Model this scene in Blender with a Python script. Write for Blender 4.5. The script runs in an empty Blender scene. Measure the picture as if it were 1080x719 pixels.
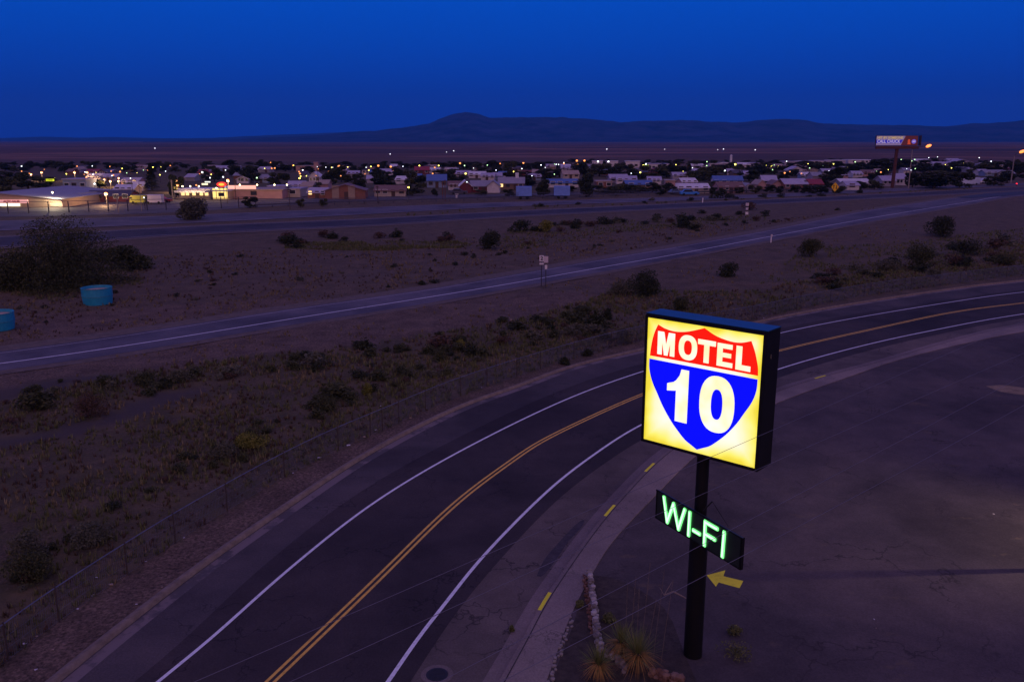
import bpy, bmesh, math, random
import numpy as np
from mathutils import Vector, Matrix, noise

R = random.Random(7)
S = bpy.context.scene
COL = S.collection
CAMH, F, HOR = 16.0, 900.0, 148.0
PITCH = math.atan((359.5 - HOR) / F)
CP, SP = math.cos(PITCH), math.sin(PITCH)

# ------------------------------------------------------------------ placement
def G(px, py, z=0.0):
    x = (px - 540) / F; y = (359.5 - py) / F
    dy = CP + y * SP; dz = -SP + y * CP
    t = (z - CAMH) / dz
    return (x * t, dy * t)

def GL(pts, z=0.0): return [G(a, b, z) for a, b in pts]
def depth(Y, Z=0.0): return Y * CP - (Z - CAMH) * SP
def pxm(Y, Z=0.0): return depth(Y, Z) / F           # metres per photo pixel there

def spline(pts, n=8):
    P = [Vector((p[0], p[1], 0)) for p in pts]
    P = [P[0] * 2 - P[1]] + P + [P[-1] * 2 - P[-2]]
    out = []
    for i in range(1, len(P) - 2):
        for k in range(n):
            t = k / n
            a, b, c, d = P[i-1], P[i], P[i+1], P[i+2]
            out.append(0.5 * ((2*b) + (c-a)*t + (2*a-5*b+4*c-d)*t*t + (3*b-a-3*c+d)*t**3))
    out.append(P[-2])
    return [(v.x, v.y) for v in out]

def resample(pts, n):
    L = [0]
    for a, b in zip(pts, pts[1:]): L.append(L[-1] + math.dist(a, b))
    T = np.linspace(0, L[-1], n)
    return list(zip(np.interp(T, L, [p[0] for p in pts]), np.interp(T, L, [p[1] for p in pts])))

def smooth(pts, it=2):
    for _ in range(it):
        pts = [pts[0]] + [((a[0]+2*b[0]+c[0])/4, (a[1]+2*b[1]+c[1])/4) for a, b, c in zip(pts, pts[1:], pts[2:])] + [pts[-1]]
    return pts

def curve(px, n=160, sm=6): return smooth(resample(spline(GL(px)), n), sm)

def offset(pts, d):
    out = []
    for i, p in enumerate(pts):
        a = pts[max(0, i-1)]; b = pts[min(len(pts)-1, i+1)]
        tx, ty = b[0]-a[0], b[1]-a[1]; l = math.hypot(tx, ty) or 1
        out.append((p[0] + ty/l*d, p[1] - tx/l*d))      # d>0: right of travel
    return out

# ------------------------------------------------------------------ materials
MATS = {}
def nodes(name):
    m = bpy.data.materials.new(name); m.use_nodes = True
    nt = m.node_tree; b = nt.nodes['Principled BSDF']
    return m, nt, b

def N(nt, t, **k):
    n = nt.nodes.new(t)
    for a, v in k.items(): setattr(n, a, v)
    return n

def ramp(nt, src, stops):
    r = N(nt, 'ShaderNodeValToRGB'); e = r.color_ramp.elements
    while len(e) < len(stops): e.new(0.5)
    for i, (p, c) in enumerate(stops):
        e[i].position = p; e[i].color = (*c, 1) if len(c) == 3 else c
    nt.links.new(src, r.inputs[0]); return r.outputs[0]

def texnoise(nt, scale, detail=4, rough=.6, vec=None, dist=0.0):
    t = N(nt, 'ShaderNodeTexNoise'); t.inputs['Scale'].default_value = scale
    t.inputs['Detail'].default_value = detail; t.inputs['Roughness'].default_value = rough
    t.inputs['Distortion'].default_value = dist
    if vec is not None: nt.links.new(vec, t.inputs['Vector'])
    return t.outputs['Fac']

def mix(nt, fac, a, b, mode='MIX'):
    m = N(nt, 'ShaderNodeMix', data_type='RGBA', blend_type=mode)
    for s, v in ((m.inputs[0], fac), (m.inputs[6], a), (m.inputs[7], b)):
        if isinstance(v, (int, float)): s.default_value = v
        elif isinstance(v, tuple): s.default_value = (*v, 1)
        else: nt.links.new(v, s)
    return m.outputs[2]

def math_(nt, op, a, b=None, clamp=False):
    m = N(nt, 'ShaderNodeMath', operation=op, use_clamp=clamp)
    for s, v in zip(m.inputs, (a, b)):
        if v is None: continue
        if isinstance(v, (int, float)): s.default_value = v
        else: nt.links.new(v, s)
    return m.outputs[0]

def objvec(nt, scale=(1, 1, 1), rot=0.0):
    tc = N(nt, 'ShaderNodeTexCoord'); mp = N(nt, 'ShaderNodeMapping')
    mp.inputs['Scale'].default_value = scale; mp.inputs['Rotation'].default_value = (0, 0, rot)
    nt.links.new(tc.outputs['Object'], mp.inputs[0]); return mp.outputs[0]

def bump(nt, b, h, s=.3, d=.05):
    n = N(nt, 'ShaderNodeBump'); n.inputs['Strength'].default_value = s; n.inputs['Distance'].default_value = d
    nt.links.new(h, n.inputs['Height']); nt.links.new(n.outputs[0], b.inputs['Normal'])

def mat(name, c, rough=.8, var=.25, scale=3.0, metal=0.0, spec=.3, bmp=0.0):
    if name in MATS: return MATS[name]
    m, nt, b = nodes(name)
    v = objvec(nt)
    n = texnoise(nt, scale, 5, .65, v)
    lo = tuple(x * (1 - var) for x in c); hi = tuple(min(1, x * (1 + var)) for x in c)
    nt.links.new(ramp(nt, n, [(.3, lo), (.7, hi)]), b.inputs['Base Color'])
    b.inputs['Roughness'].default_value = rough; b.inputs['Metallic'].default_value = metal
    b.inputs['Specular IOR Level'].default_value = spec
    if bmp: bump(nt, b, texnoise(nt, scale * 4, 4, .6, v), bmp)
    MATS[name] = m; return m

def emis(name, c, s, base=(.1, .1, .1), sample=False):
    if name in MATS: return MATS[name]
    m, nt, b = nodes(name)
    b.inputs['Base Color'].default_value = (*base, 1)
    b.inputs['Emission Color'].default_value = (*c, 1)
    b.inputs['Emission Strength'].default_value = s
    b.inputs['Roughness'].default_value = .7; b.inputs['Specular IOR Level'].default_value = 0
    if not sample: m.cycles.emission_sampling = 'NONE'
    MATS[name] = m; return m

# ------------------------------------------------------------------ mesh helpers
class MB:
    def __init__(s): s.v = []; s.f = []; s.mi = []
    def add(s, vs, fs, mi=0):
        o = len(s.v); s.v += [tuple(v) for v in vs]
        s.f += [tuple(i + o for i in f) for f in fs]; s.mi += [mi] * len(fs); return s
    def box(s, c, d, rz=0.0, mi=0, M=None):
        x, y, z = d[0]/2, d[1]/2, d[2]/2
        vs = [Vector((a*x, b*y, e*z)) for a in (-1, 1) for b in (-1, 1) for e in (-1, 1)]
        m = Matrix.Translation(c) @ (M if M else Matrix.Rotation(rz, 4, 'Z'))
        s.add([m @ v for v in vs], [(0,1,3,2),(4,6,7,5),(0,4,5,1),(2,3,7,6),(0,2,6,4),(1,5,7,3)], mi); return s
    def tube(s, a, b, r0, r1=None, n=8, mi=0, cap=True):
        a = Vector(a); b = Vector(b); r1 = r0 if r1 is None else r1
        q = (b - a).to_track_quat('Z', 'Y'); vs = []
        for p, r in ((a, r0), (b, r1)):
            for i in range(n):
                t = 2*math.pi*i/n; vs.append(p + q @ Vector((math.cos(t)*r, math.sin(t)*r, 0)))
        fs = [(i, (i+1) % n, n+(i+1) % n, n+i) for i in range(n)]
        if cap: fs += [tuple(range(n))[::-1], tuple(range(n, 2*n))]
        s.add(vs, fs, mi); return s
    def path(s, pts, r, n=5, mi=0):
        for a, b in zip(pts, pts[1:]): s.tube(a, b, r, r, n, mi, False)
        return s
    def ball(s, c, r, seg=8, mi=0, sq=(1, 1, 1), jit=0.0, rnd=None):
        rings = seg // 2; vs = [Vector((0, 0, 1))]; fs = []
        for i in range(1, rings):
            th = math.pi*i/rings
            for j in range(seg):
                ph = 2*math.pi*j/seg; vs.append(Vector((math.sin(th)*math.cos(ph), math.sin(th)*math.sin(ph), math.cos(th))))
        vs.append(Vector((0, 0, -1))); L = len(vs)-1
        for j in range(seg): fs.append((0, 1+j, 1+(j+1) % seg))
        for i in range(rings-2):
            for j in range(seg):
                a = 1+i*seg+j; b = 1+i*seg+(j+1) % seg; fs.append((a, a+seg, b+seg, b))
        for j in range(seg): fs.append((L, L-seg+(j+1) % seg, L-seg+j))
        c = Vector(c)
        out = []
        for v in vs:
            k = 1 + (rnd.uniform(-jit, jit) if jit else 0)
            out.append(c + Vector((v.x*r*sq[0], v.y*r*sq[1], v.z*r*sq[2]))*1.0 if not jit else c + Vector((v.x*r*sq[0], v.y*r*sq[1], v.z*r*sq[2]))*k)
        s.add(out, fs, mi); return s
    def prism(s, poly, d0, d1, frame, mi=0):
        """poly (u,v) extruded d0..d1 ; frame(u,v,d)->xyz"""
        n = len(poly); vs = [frame(u, v, d0) for u, v in poly] + [frame(u, v, d1) for u, v in poly]
        s.add(vs, [tuple(range(n)), tuple(range(n, 2*n))[::-1]] + [(i, n+i, n+(i+1) % n, (i+1) % n) for i in range(n)], mi); return s
    def build(s, name, m, parent=None, loc=None, smooth=False, norm=True):
        me = bpy.data.meshes.new(name); me.from_pydata(s.v, [], s.f)
        ms = m if isinstance(m, (list, tuple)) else [m]
        for x in ms: me.materials.append(x)
        if len(ms) > 1: me.polygons.foreach_set('material_index', s.mi)
        if norm and len(s.v) < 20000:
            bm = bmesh.new(); bm.from_mesh(me); bmesh.ops.recalc_face_normals(bm, faces=bm.faces); bm.to_mesh(me); bm.free()
        if smooth: me.polygons.foreach_set('use_smooth', [True]*len(me.polygons))
        me.update()
        o = bpy.data.objects.new(name, me); COL.objects.link(o)
        if parent: o.parent = parent
        if loc: o.location = loc
        return o

def tag(o, label=None, cat=None, group=None, kind=None):
    if label: o['label'] = label
    if cat: o['category'] = cat
    if group: o['group'] = group
    if kind: o['kind'] = kind
    return o

def empty(name, loc, label, cat, group=None, rz=0.0):
    o = bpy.data.objects.new(name, None); COL.objects.link(o); o.location = loc; o.rotation_euler.z = rz
    o.empty_display_size = .2
    return tag(o, label, cat, group)

def dup(root, loc, rz=0.0, sc=1.0, label=None, group=None):
    r = root.copy(); COL.objects.link(r); r.location = loc; r.rotation_euler.z = rz
    r.scale = (sc, sc, sc) if not isinstance(sc, tuple) else sc
    if label: r['label'] = label
    if group: r['group'] = group
    for ch in root.children:
        c = ch.copy(); COL.objects.link(c); c.parent = r
        for g in ch.children:
            d = g.copy(); COL.objects.link(d); d.parent = c
    return r

ORD = ['first','second','third','fourth','fifth','sixth','seventh','eighth','ninth','tenth','eleventh','twelfth','thirteenth','fourteenth','fifteenth','sixteenth','seventeenth','eighteenth','nineteenth','twentieth']
def quarter(px): return ['left', 'left-centre', 'right-centre', 'right'][min(3, max(0, int(px // 270)))] + ' quarter'
def ordn(i):
    if i < 20: return ORD[i]
    t, u = divmod(i + 1, 10)
    tens = {2:'twenty',3:'thirty',4:'forty',5:'fifty',6:'sixty',7:'seventy',8:'eighty',9:'ninety'}[t]
    if u == 0: return {2:'twentieth',3:'thirtieth',4:'fortieth',5:'fiftieth',6:'sixtieth',7:'seventieth',8:'eightieth',9:'ninetieth'}[t]
    return tens + '-' + ORD[u-1]

# ------------------------------------------------------------------ traced lines (photo pixels -> ground)
wl = curve([(60,820),(100,775),(165,719),(216,680),(300,604),(400,526),(500,468),(600,420),(680,391),(760,368),(826,350.5),(904,335),(1007,318),(1080,308),(1250,290)])
yl = curve([(190,815),(230,772),(285,719),(394,615),(480,531),(540,486),(579,461),(675,417),(750,391),(825,369),(930,345),(1007,329),(1080,319.5),(1250,300)])
wr = curve([(335,815),(370,772),(410,719),(439,674),(464,644),(508,588),(575,520),(620,484),(675,448.5),(745,418),(822,389),(904,366),(981,349),(1080,331),(1250,308)])
al = curve([(40,815),(80,772),(140,719),(190,680),(262,610),(370,525),(470,468),(590,412),(675,384),(760,362),(826,346),(904,331),(1007,315),(1080,305.5),(1250,288)])
ar = curve([(365,815),(398,772),(433,719),(478,650),(530,587),(589,526),(640,487),(680,462),(745,430),(822,398),(904,373),(981,354.5),(1080,335.5),(1250,311.5)])
kl = curve([(-60,820),(0,768),(56,719),(167,631),(222,589.5),(300,536),(370,489),(435,453),(495,425),(540,410),(605,386),(677,369),(760,349),(826,334),(904,320),(1007,304.5),(1080,296),(1250,279)])
kb = curve([(478,820),(503,772),(529,719),(552,680),(570,643),(600,598),(622,567),(641,543),(686,494),(720,467),(765,440),(819,414),(866,399),(930,382),(1002,361),(1080,343),(1250,318)])
so = curve([(530,820),(553,772),(578,719),(600,655),(624,609),(646,573),(693,523),(733,483),(775,452),(819,427),(898,398),(966,376),(1080,351),(1250,325)])
frf = curve([(-330,405),(-150,388),(0,371.5),(139,352),(300,326.5),(440,307),(540,290),(640,272.5),(715,260),(810,243),(910,223),(960,215.5),(1010,208.5),(1080,200),(1200,189)])
frn = curve([(-330,430),(-150,410),(0,391),(111,376),(300,343.7),(440,322),(540,304),(640,286),(715,272),(810,254),(910,235),(985,222),(1025,215),(1080,206),(1200,194)])
frl = curve([(-330,421),(-150,402),(0,384),(139,364),(300,337.5),(440,315.5),(540,299),(640,281),(715,268),(810,250),(910,231.5),(985,219),(1025,212.5),(1080,204),(1200,192.5)])
nf = curve([(-300,262),(0,250),(200,239),(400,230.5),(540,223),(800,211),(940,204.5),(1080,197),(1250,190)])
nn = curve([(-300,276),(0,261),(200,247),(400,237.5),(540,228.5),(800,215.5),(940,208.5),(1080,201),(1250,193)])
ff = curve([(-300,241),(0,233),(200,227),(400,218.5),(540,213.3),(800,205.2),(940,199),(1080,193.3),(1250,187)])
fn = curve([(-300,253),(0,243.5),(200,235.5),(400,225.5),(540,218),(800,208.8),(940,202),(1080,195.8),(1250,189)])
fence_px = [(-40,735),(6,697),(60,656),(135,605),(185,571.5),(240,538),(300,503),(356.4,474),(405,453),(448,433),(485.4,417.6),(513.7,407.6),(570,389),(644.5,367),(720,350),(793,337),(900,320),(1000,306),(1080,296),(1200,283)]
fence_px = [(a, b - (6 if a > 800 else 0)) for a, b in fence_px]
fence = smooth(resample(spline(GL(fence_px)), 120), 3)

def np_poly(p): return np.array(p)
def dist_poly(P, line):
    line = np.array(line); d = np.full(len(P), 1e9)
    for a, b in zip(line[::2], line[2::2]):
        ab = b - a; t = np.clip(((P - a) @ ab) / (ab @ ab + 1e-9), 0, 1)
        q = a + t[:, None] * ab; d = np.minimum(d, np.hypot(*(P - q).T))
    return d
def in_poly(P, poly):
    x, y = P[:, 0], P[:, 1]; r = np.zeros(len(P), bool); n = len(poly); j = n - 1
    for i in range(n):
        xi, yi = poly[i]; xj, yj = poly[j]
        c = ((yi > y) != (yj > y)) & (x < (xj - xi) * (y - yi) / ((yj - yi) or 1e-9) + xi)
        r ^= c; j = i
    return r

tracks = [GL(q) for q in ([(-60,476),(0,462),(60,452),(110,437),(140,424),(170,414),(214,407),(222,413),(180,424),(150,436),(110,450),(50,464),(0,474),(-60,488)], [(-60,424),(0,410),(60,401),(120,394),(125,399),(60,411),(0,420),(-60,434)])]
field = GL([(-160,440),(0,412),(50,404),(100,398),(200,384),(330,372),(450,352),(560,335),(620,318),(660,300),(720,308),(800,305),(900,288),(1000,268),(1080,252),(1200,235)]) + fence[::-1]
lotpoly = so + [(150, so[-1][1]), (150, -5), (so[0][0], -5)]
seg2 = [GL(q) for q in ([(300,262),(330,255),(480,254),(500,258),(480,263),(330,264)],
        [(500,262),(520,248),(560,240),(620,234),(700,232),(800,226),(812,232),(720,240),(640,247),(560,262)],
        [(-50,300),(0,262),(100,262),(160,275),(150,300),(60,318)],
        [(800,300),(850,262),(960,255),(1080,240),(1080,275),(950,290)])]

def hnoise(P):
    out = np.zeros(len(P))
    for i, (x, y) in enumerate(P):
        out[i] = noise.noise(Vector((x*.09, y*.09, 3.1)))*.6 + noise.noise(Vector((x*.3, y*.3, 9.1)))*.2
    return out
CENT = [wl, yl, wr, kl, kb, so, frf, frl, nf, nn, ff, fn, fence]
def height(P):
    P = np.asarray(P, float).reshape(-1, 2)
    z = np.zeros(len(P)); r = np.hypot(*P.T)
    near = (r < 260) & (P[:, 1] > 5)
    if near.any():
        Q = P[near]; d = np.full(len(Q), 1e9)
        for c in CENT: d = np.minimum(d, dist_poly(Q, c))
        m = np.clip((d - 1.8) / 5, 0, 1); m = m*m*(3-2*m)
        for pol in (lotpoly, nf + nn[::-1], ff + fn[::-1], frf + frn[::-1], al + ar[::-1]): m[in_poly(Q, pol)] = 0
        m *= np.clip((190 - Q[:, 1]) / 40, .0, 1)
        z[near] = hnoise(Q) * m * .55
    return z - .02

# ------------------------------------------------------------------ ground sheet
def ground_material():
    m, nt, b = nodes('desert_soil')
    v = objvec(nt)
    big = texnoise(nt, .03, 5, .6, v); mid = texnoise(nt, .45, 6, .7, v); fine = texnoise(nt, 7, 5, .75, v)
    soil = ramp(nt, mid, [(.32, (.055, .042, .03)), (.5, (.115, .086, .062)), (.70, (.175, .128, .088))])
    soil = mix(nt, math_(nt, 'MULTIPLY', big, .5), soil, (.15, .095, .07))
    grit = ramp(nt, fine, [(.36, (.4, .4, .4)), (.5, (1, 1, 1)), (.64, (1.7, 1.65, 1.6))])
    soil = mix(nt, 1.0, soil, grit, 'MULTIPLY')
    at = N(nt, 'ShaderNodeAttribute', attribute_name='veg')
    vn = math_(nt, 'MULTIPLY', at.outputs['Fac'], ramp(nt, texnoise(nt, .7, 6, .75, v), [(.35, (.25,)*3), (.6, (1,)*3)]))
    vegc = ramp(nt, texnoise(nt, .35, 5, .7, v), [(.3, (.028, .034, .015)), (.5, (.075, .068, .032)), (.7, (.15, .11, .06))])
    col = mix(nt, vn, soil, vegc)
    a2 = N(nt, 'ShaderNodeAttribute', attribute_name='track')
    col = mix(nt, math_(nt, 'MULTIPLY', a2.outputs['Fac'], .85), col, (.07, .058, .055))
    # far plain: long bands of grass, brush and bare soil
    vf = objvec(nt, (.0016, .0036, 1), .25)
    band = texnoise(nt, 1.0, 6, .62, vf, .6)
    farc = ramp(nt, band, [(.34, (.05, .035, .035)), (.46, (.085, .05, .042)), (.55, (.12, .065, .05)), (.60, (.24, .13, .09)), (.70, (.07, .045, .04))])
    ln = N(nt, 'ShaderNodeVectorMath', operation='LENGTH'); nt.links.new(v, ln.inputs[0])
    fr = N(nt, 'ShaderNodeMapRange'); fr.inputs[1].default_value = 330; fr.inputs[2].default_value = 900
    nt.links.new(ln.outputs['Value'], fr.inputs[0])
    col = mix(nt, fr.outputs[0], col, farc)
    nt.links.new(col, b.inputs['Base Color'])
    b.inputs['Roughness'].default_value = .95; b.inputs['Specular IOR Level'].default_value = .15
    bump(nt, b, math_(nt, 'ADD', fine, mid), .6, .12)
    return m

def make_ground():
    rings = [0.0] + list(3 * 1.026 ** np.arange(0, 338))
    th = list(np.radians(np.linspace(40, 140, 300))) + list(np.radians(np.linspace(144, 396, 64)))
    nth = len(th)
    c, s = np.cos(th), np.sin(th)
    P = np.concatenate([np.stack([c*r, s*r], 1) for r in rings[1:]])
    z = height(P)
    veg = np.zeros(len(P)); rr = np.hypot(*P.T)
    veg[in_poly(P, field)] = .95
    for q in seg2: veg[in_poly(P, q)] = .7
    veg[in_poly(P, GL([(-700,209),(0,209),(400,205.5),(800,199.5),(1080,192),(1700,180),(1700,164),(-700,164)]))] = 1.0
    base = (rr < 270) & (veg == 0) & (rr > 90); veg[base] = .4
    V = [(0, 0, -.02)] + [(p[0], p[1], h) for p, h in zip(P, z)]
    Fc = [(0, 1+i, 1+(i+1) % nth) for i in range(nth)]
    for k in range(len(rings)-2):
        a = 1+k*nth; b2 = a+nth
        for i in range(nth):
            j = (i+1) % nth; Fc.append((a+i, b2+i, b2+j, a+j))
    me = bpy.data.meshes.new('ground'); me.from_pydata(V, [], Fc); me.materials.append(ground_material())
    trk = np.zeros(len(P))
    for q in tracks: trk[in_poly(P, q)] = 1.0
    a2 = me.attributes.new('track', 'FLOAT', 'POINT'); a2.data.foreach_set('value', np.concatenate([[0], trk]))
    at = me.attributes.new('veg', 'FLOAT', 'POINT'); at.data.foreach_set('value', np.concatenate([[0], veg]))
    me.polygons.foreach_set('use_smooth', [True]*len(me.polygons)); me.update()
    o = bpy.data.objects.new('ground', me); COL.objects.link(o); tag(o, kind='structure')
make_ground()

def crackmat(name, c1, c2, crack=(.02, .018, .02), cs=.35, cw=.018, stain=None, rough=.9, spec=.15, seams=None):
    m, nt, b = nodes(name); v = objvec(nt)
    mid = texnoise(nt, .6, 6, .65, v); fine = texnoise(nt, 14, 4, .7, v)
    col = ramp(nt, mid, [(.3, c1), (.7, c2)])
    col = mix(nt, 1.0, col, ramp(nt, fine, [(.3, (.78,)*3), (.7, (1.22,)*3)]), 'MULTIPLY')
    big = texnoise(nt, .11, 4, .55, v, .5)
    col = mix(nt, 1.0, col, ramp(nt, big, [(.35, (.66, .66, .68)), (.5, (1, 1, 1)), (.66, (1.32, 1.27, 1.2))]), 'MULTIPLY')
    if stain:
        st = ramp(nt, texnoise(nt, .5, 6, .7, objvec(nt, (1, 1.6, 1), .5)), [(.60, (0,)*3), (.72, (.5,)*3)])
        col = mix(nt, st, col, stain)
    vd = N(nt, 'ShaderNodeVectorMath', operation='ADD'); nt.links.new(v, vd.inputs[0])
    nz = N(nt, 'ShaderNodeTexNoise'); nz.inputs['Scale'].default_value = 1.3; nz.inputs['Detail'].default_value = 5
    nt.links.new(v, nz.inputs['Vector'])
    sc = N(nt, 'ShaderNodeVectorMath', operation='SCALE'); sc.inputs['Scale'].default_value = 1.5
    nt.links.new(nz.outputs['Color'], sc.inputs[0]); nt.links.new(sc.outputs[0], vd.inputs[1])
    vo = N(nt, 'ShaderNodeTexVoronoi', feature='DISTANCE_TO_EDGE'); vo.inputs['Scale'].default_value = cs
    nt.links.new(vd.outputs[0], vo.inputs['Vector'])
    ck = ramp(nt, vo.outputs['Distance'], [(0, (1,)*3), (cw, (0,)*3)])
    brk = ramp(nt, texnoise(nt, .25, 3, .5, v), [(.42, (0,)*3), (.55, (.85,)*3)])
    ckm = math_(nt, 'MULTIPLY', ck, brk)
    col = mix(nt, ckm, col, crack)
    nt.links.new(col, b.inputs['Base Color']); b.inputs['Roughness'].default_value = rough
    b.inputs['Specular IOR Level'].default_value = spec
    bump(nt, b, fine, .35, .02)
    return m

M_road = crackmat('dark_asphalt', (.040, .033, .035), (.056, .046, .048), (.016, .014, .018), .3, .011)
M_shoulder_l = crackmat('old_shoulder_asphalt', (.060, .052, .055), (.085, .072, .075), (.03, .028, .03), .3, .01)
M_shoulder_r = crackmat('cracked_concrete', (.09, .074, .066), (.14, .114, .10), (.026, .022, .024), .42, .02)
M_gutter = crackmat('gutter_concrete', (.16, .13, .12), (.21, .17, .155), (.06, .05, .05), .5, .008)
M_walk = crackmat('sidewalk_concrete', (.19, .155, .14), (.245, .20, .175), (.07, .06, .06), .4, .007)
M_lot = crackmat('lot_asphalt', (.068, .056, .056), (.10, .082, .080), (.036, .03, .03), .22, .010, stain=(.17, .13, .075))
M_hwy = crackmat('highway_asphalt', (.085, .08, .10), (.12, .11, .135), (.05, .045, .055), .2, .004, rough=.85, spec=.2)
M_hwyd = crackmat('dark_highway_asphalt', (.036, .032, .042), (.06, .052, .066), (.03, .026, .03), .2, .004, rough=.85, spec=.2)
M_berm = mat('berm_asphalt', (.20, .155, .115), .9, .3, 3, bmp=.3)

def paint_mat(name, c, wear, spec=.3):
    m, nt, b = nodes(name); v = objvec(nt)
    n = texnoise(nt, 3.5, 7, .8, v)
    nt.links.new(ramp(nt, n, [(.3, tuple(x*wear for x in c)), (.52, c)]), b.inputs['Base Color'])
    b.inputs['Roughness'].default_value = .7; return m
M_white = paint_mat('white_road_paint', (.80, .80, .82), .6)
M_yellow = paint_mat('yellow_road_paint', (.85, .50, .07), .5)
M_kerby = paint_mat('yellow_kerb_paint', (.86, .80, .015), .7)
M_faintw = paint_mat('faded_white_paint', (.42, .38, .38), .6)

def strip(name, A, B, z, m, kind='structure', top=None, **tg):
    """sheet between two polylines (solid with sides down to 0 when top)"""
    n = max(len(A), len(B)); A = resample(A, n) if len(A) != n else A; B = resample(B, n) if len(B) != n else B
    g = MB(); K = 5
    for i in range(n):
        for k in range(K):
            t = k/(K-1); g.v.append((A[i][0]*(1-t)+B[i][0]*t, A[i][1]*(1-t)+B[i][1]*t, z))
    for i in range(n-1):
        for k in range(K-1):
            a = i*K+k; g.f.append((a, a+1, a+K+1, a+K)); g.mi.append(0)
    if top:
        for P in (A, B):
            o = len(g.v)
            for p in P: g.v += [(p[0], p[1], z), (p[0], p[1], -.05)]
            for i in range(n-1): g.f.append((o+2*i, o+2*i+2, o+2*i+3, o+2*i+1)); g.mi.append(0)
    o = g.build(name, m, norm=False)
    return tag(o, kind=kind, **tg)

strip('road', al, ar, .012, M_road)
strip('road_shoulder', kl, al, .006, M_shoulder_l)
strip('road_shoulder', ar, offset(kb, -.55), .008, M_shoulder_r)
strip('gutter', offset(kb, -.57), offset(kb, -.06), .016, M_gutter)
kerbtop = .13
M_tar0 = mat('joint_dirt', (.04, .035, .035), .9, .4, 4)
strip('kerb', offset(kb, -.06), offset(kb, .12), kerbtop+.004, M_gutter, top=True)
strip('pavement', offset(kb, .12), so, kerbtop, M_walk, top=True)
strip('kerb_joint', offset(kb, .10), offset(kb, .135), kerbtop+.008, M_tar0)
# rolled asphalt berm on the far side of the road + broken gutter strip beneath it
def berm():
    g = MB(); prof = [(-.24, 0), (-.18, .10), (0, .15), (.12, .13), (.17, 0)]
    L = [offset(kl, d) for d, _ in prof]; n = len(kl)
    for i in range(n):
        for (d, h), l in zip(prof, L):
            g.v.append((l[i][0], l[i][1], h + .004))
    k = len(prof)
    for i in range(n-1):
        for j in range(k-1): a = i*k+j; g.f.append((a, a+1, a+k+1, a+k)); g.mi.append(0)
    tag(g.build('kerb', M_berm, smooth=True), kind='structure')
berm()
def patchstrip():
    m, nt, b = nodes('worn_gutter_paint'); v = objvec(nt)
    n = texnoise(nt, .35, 5, .7, v)
    nt.links.new(ramp(nt, n, [(.44, (.075, .064, .066)), (.5, (.17, .135, .13))]), b.inputs['Base Color']); b.inputs['Roughness'].default_value = .9
    strip('gutter', offset(kl, .22), offset(kl, .68), .011, m)
patchstrip()
strip('road_marking', offset(wl, -.065), offset(wl, .065), .017, M_white)
strip('road_marking', offset(wr, -.07), offset(wr, .07), .017, M_white)
strip('road_marking', offset(yl, -.17), offset(yl, -.06), .017, M_yellow)
strip('road_marking', offset(yl, .06), offset(yl, .17), .017, M_yellow)
# yellow dashes on the kerb
for a, b in (((568,645),(581,626)), ((635,546),(648,533)), ((681,497),(691,490)), ((861,400.5),(872,397))):
    A = G(*a, z=.13); B = G(*b, z=.13)
    i0 = min(range(len(kb)), key=lambda i: math.dist(kb[i], A)); i1 = min(range(len(kb)), key=lambda i: math.dist(kb[i], B))
    sg = kb[min(i0, i1):max(i0, i1)+1]
    if len(sg) < 2: sg = kb[i0:i0+2]
    sg = resample(sg, 8)
    g = MB(); X = [offset(sg, -.064), offset(sg, -.064), offset(sg, .07)]; Z = [.03, kerbtop+.008, kerbtop+.008]
    for i in range(8):
        for l, z in zip(X, Z): g.v.append((l[i][0], l[i][1], z))
    for i in range(7):
        for j in range(2): q = i*3+j; g.f.append((q, q+1, q+4, q+3)); g.mi.append(0)
    tag(g.build('kerb_marking', M_kerby), kind='structure')

# parking lot
def lot():
    poly = lotpoly; bm = bmesh.new()
    vs = [bm.verts.new((p[0], p[1], .10)) for p in poly]; f = bm.faces.new(vs)
    bmesh.ops.triangulate(bm, faces=[f], ngon_method='EAR_CLIP')
    me = bpy.data.meshes.new('parking_lot'); bm.to_mesh(me); bm.free(); me.materials.append(M_lot)
    o = bpy.data.objects.new('parking_lot', me); COL.objects.link(o); tag(o, kind='structure')
lot()
# tar seam patches on the right shoulder next to the gutter
def patch(px, m, z, name='asphalt_patch'):
    P = spline(GL(px + [px[0]], z), 3)[:-1]
    g = MB(); g.add([(p[0], p[1], z) for p in P], [tuple(range(len(P)))])
    return tag(g.build(name, m, norm=False), kind='structure')
M_tar = mat('tar_patch', (.052, .045, .05), .9, .35, 4)
patch([(566,607),(574,590),(590,571),(607,553),(616,548),(613,556),(600,570),(592,582),(582,596),(572,607)], M_tar, .013)
M_soil2 = mat('loose_dirt', (.24, .18, .11), .95, .35, 2.5, bmp=.4)
patch([(1040,407),(1060,406),(1090,411),(1120,420),(1085,417),(1056,413)], M_soil2, .106, 'dirt_patch')

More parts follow.
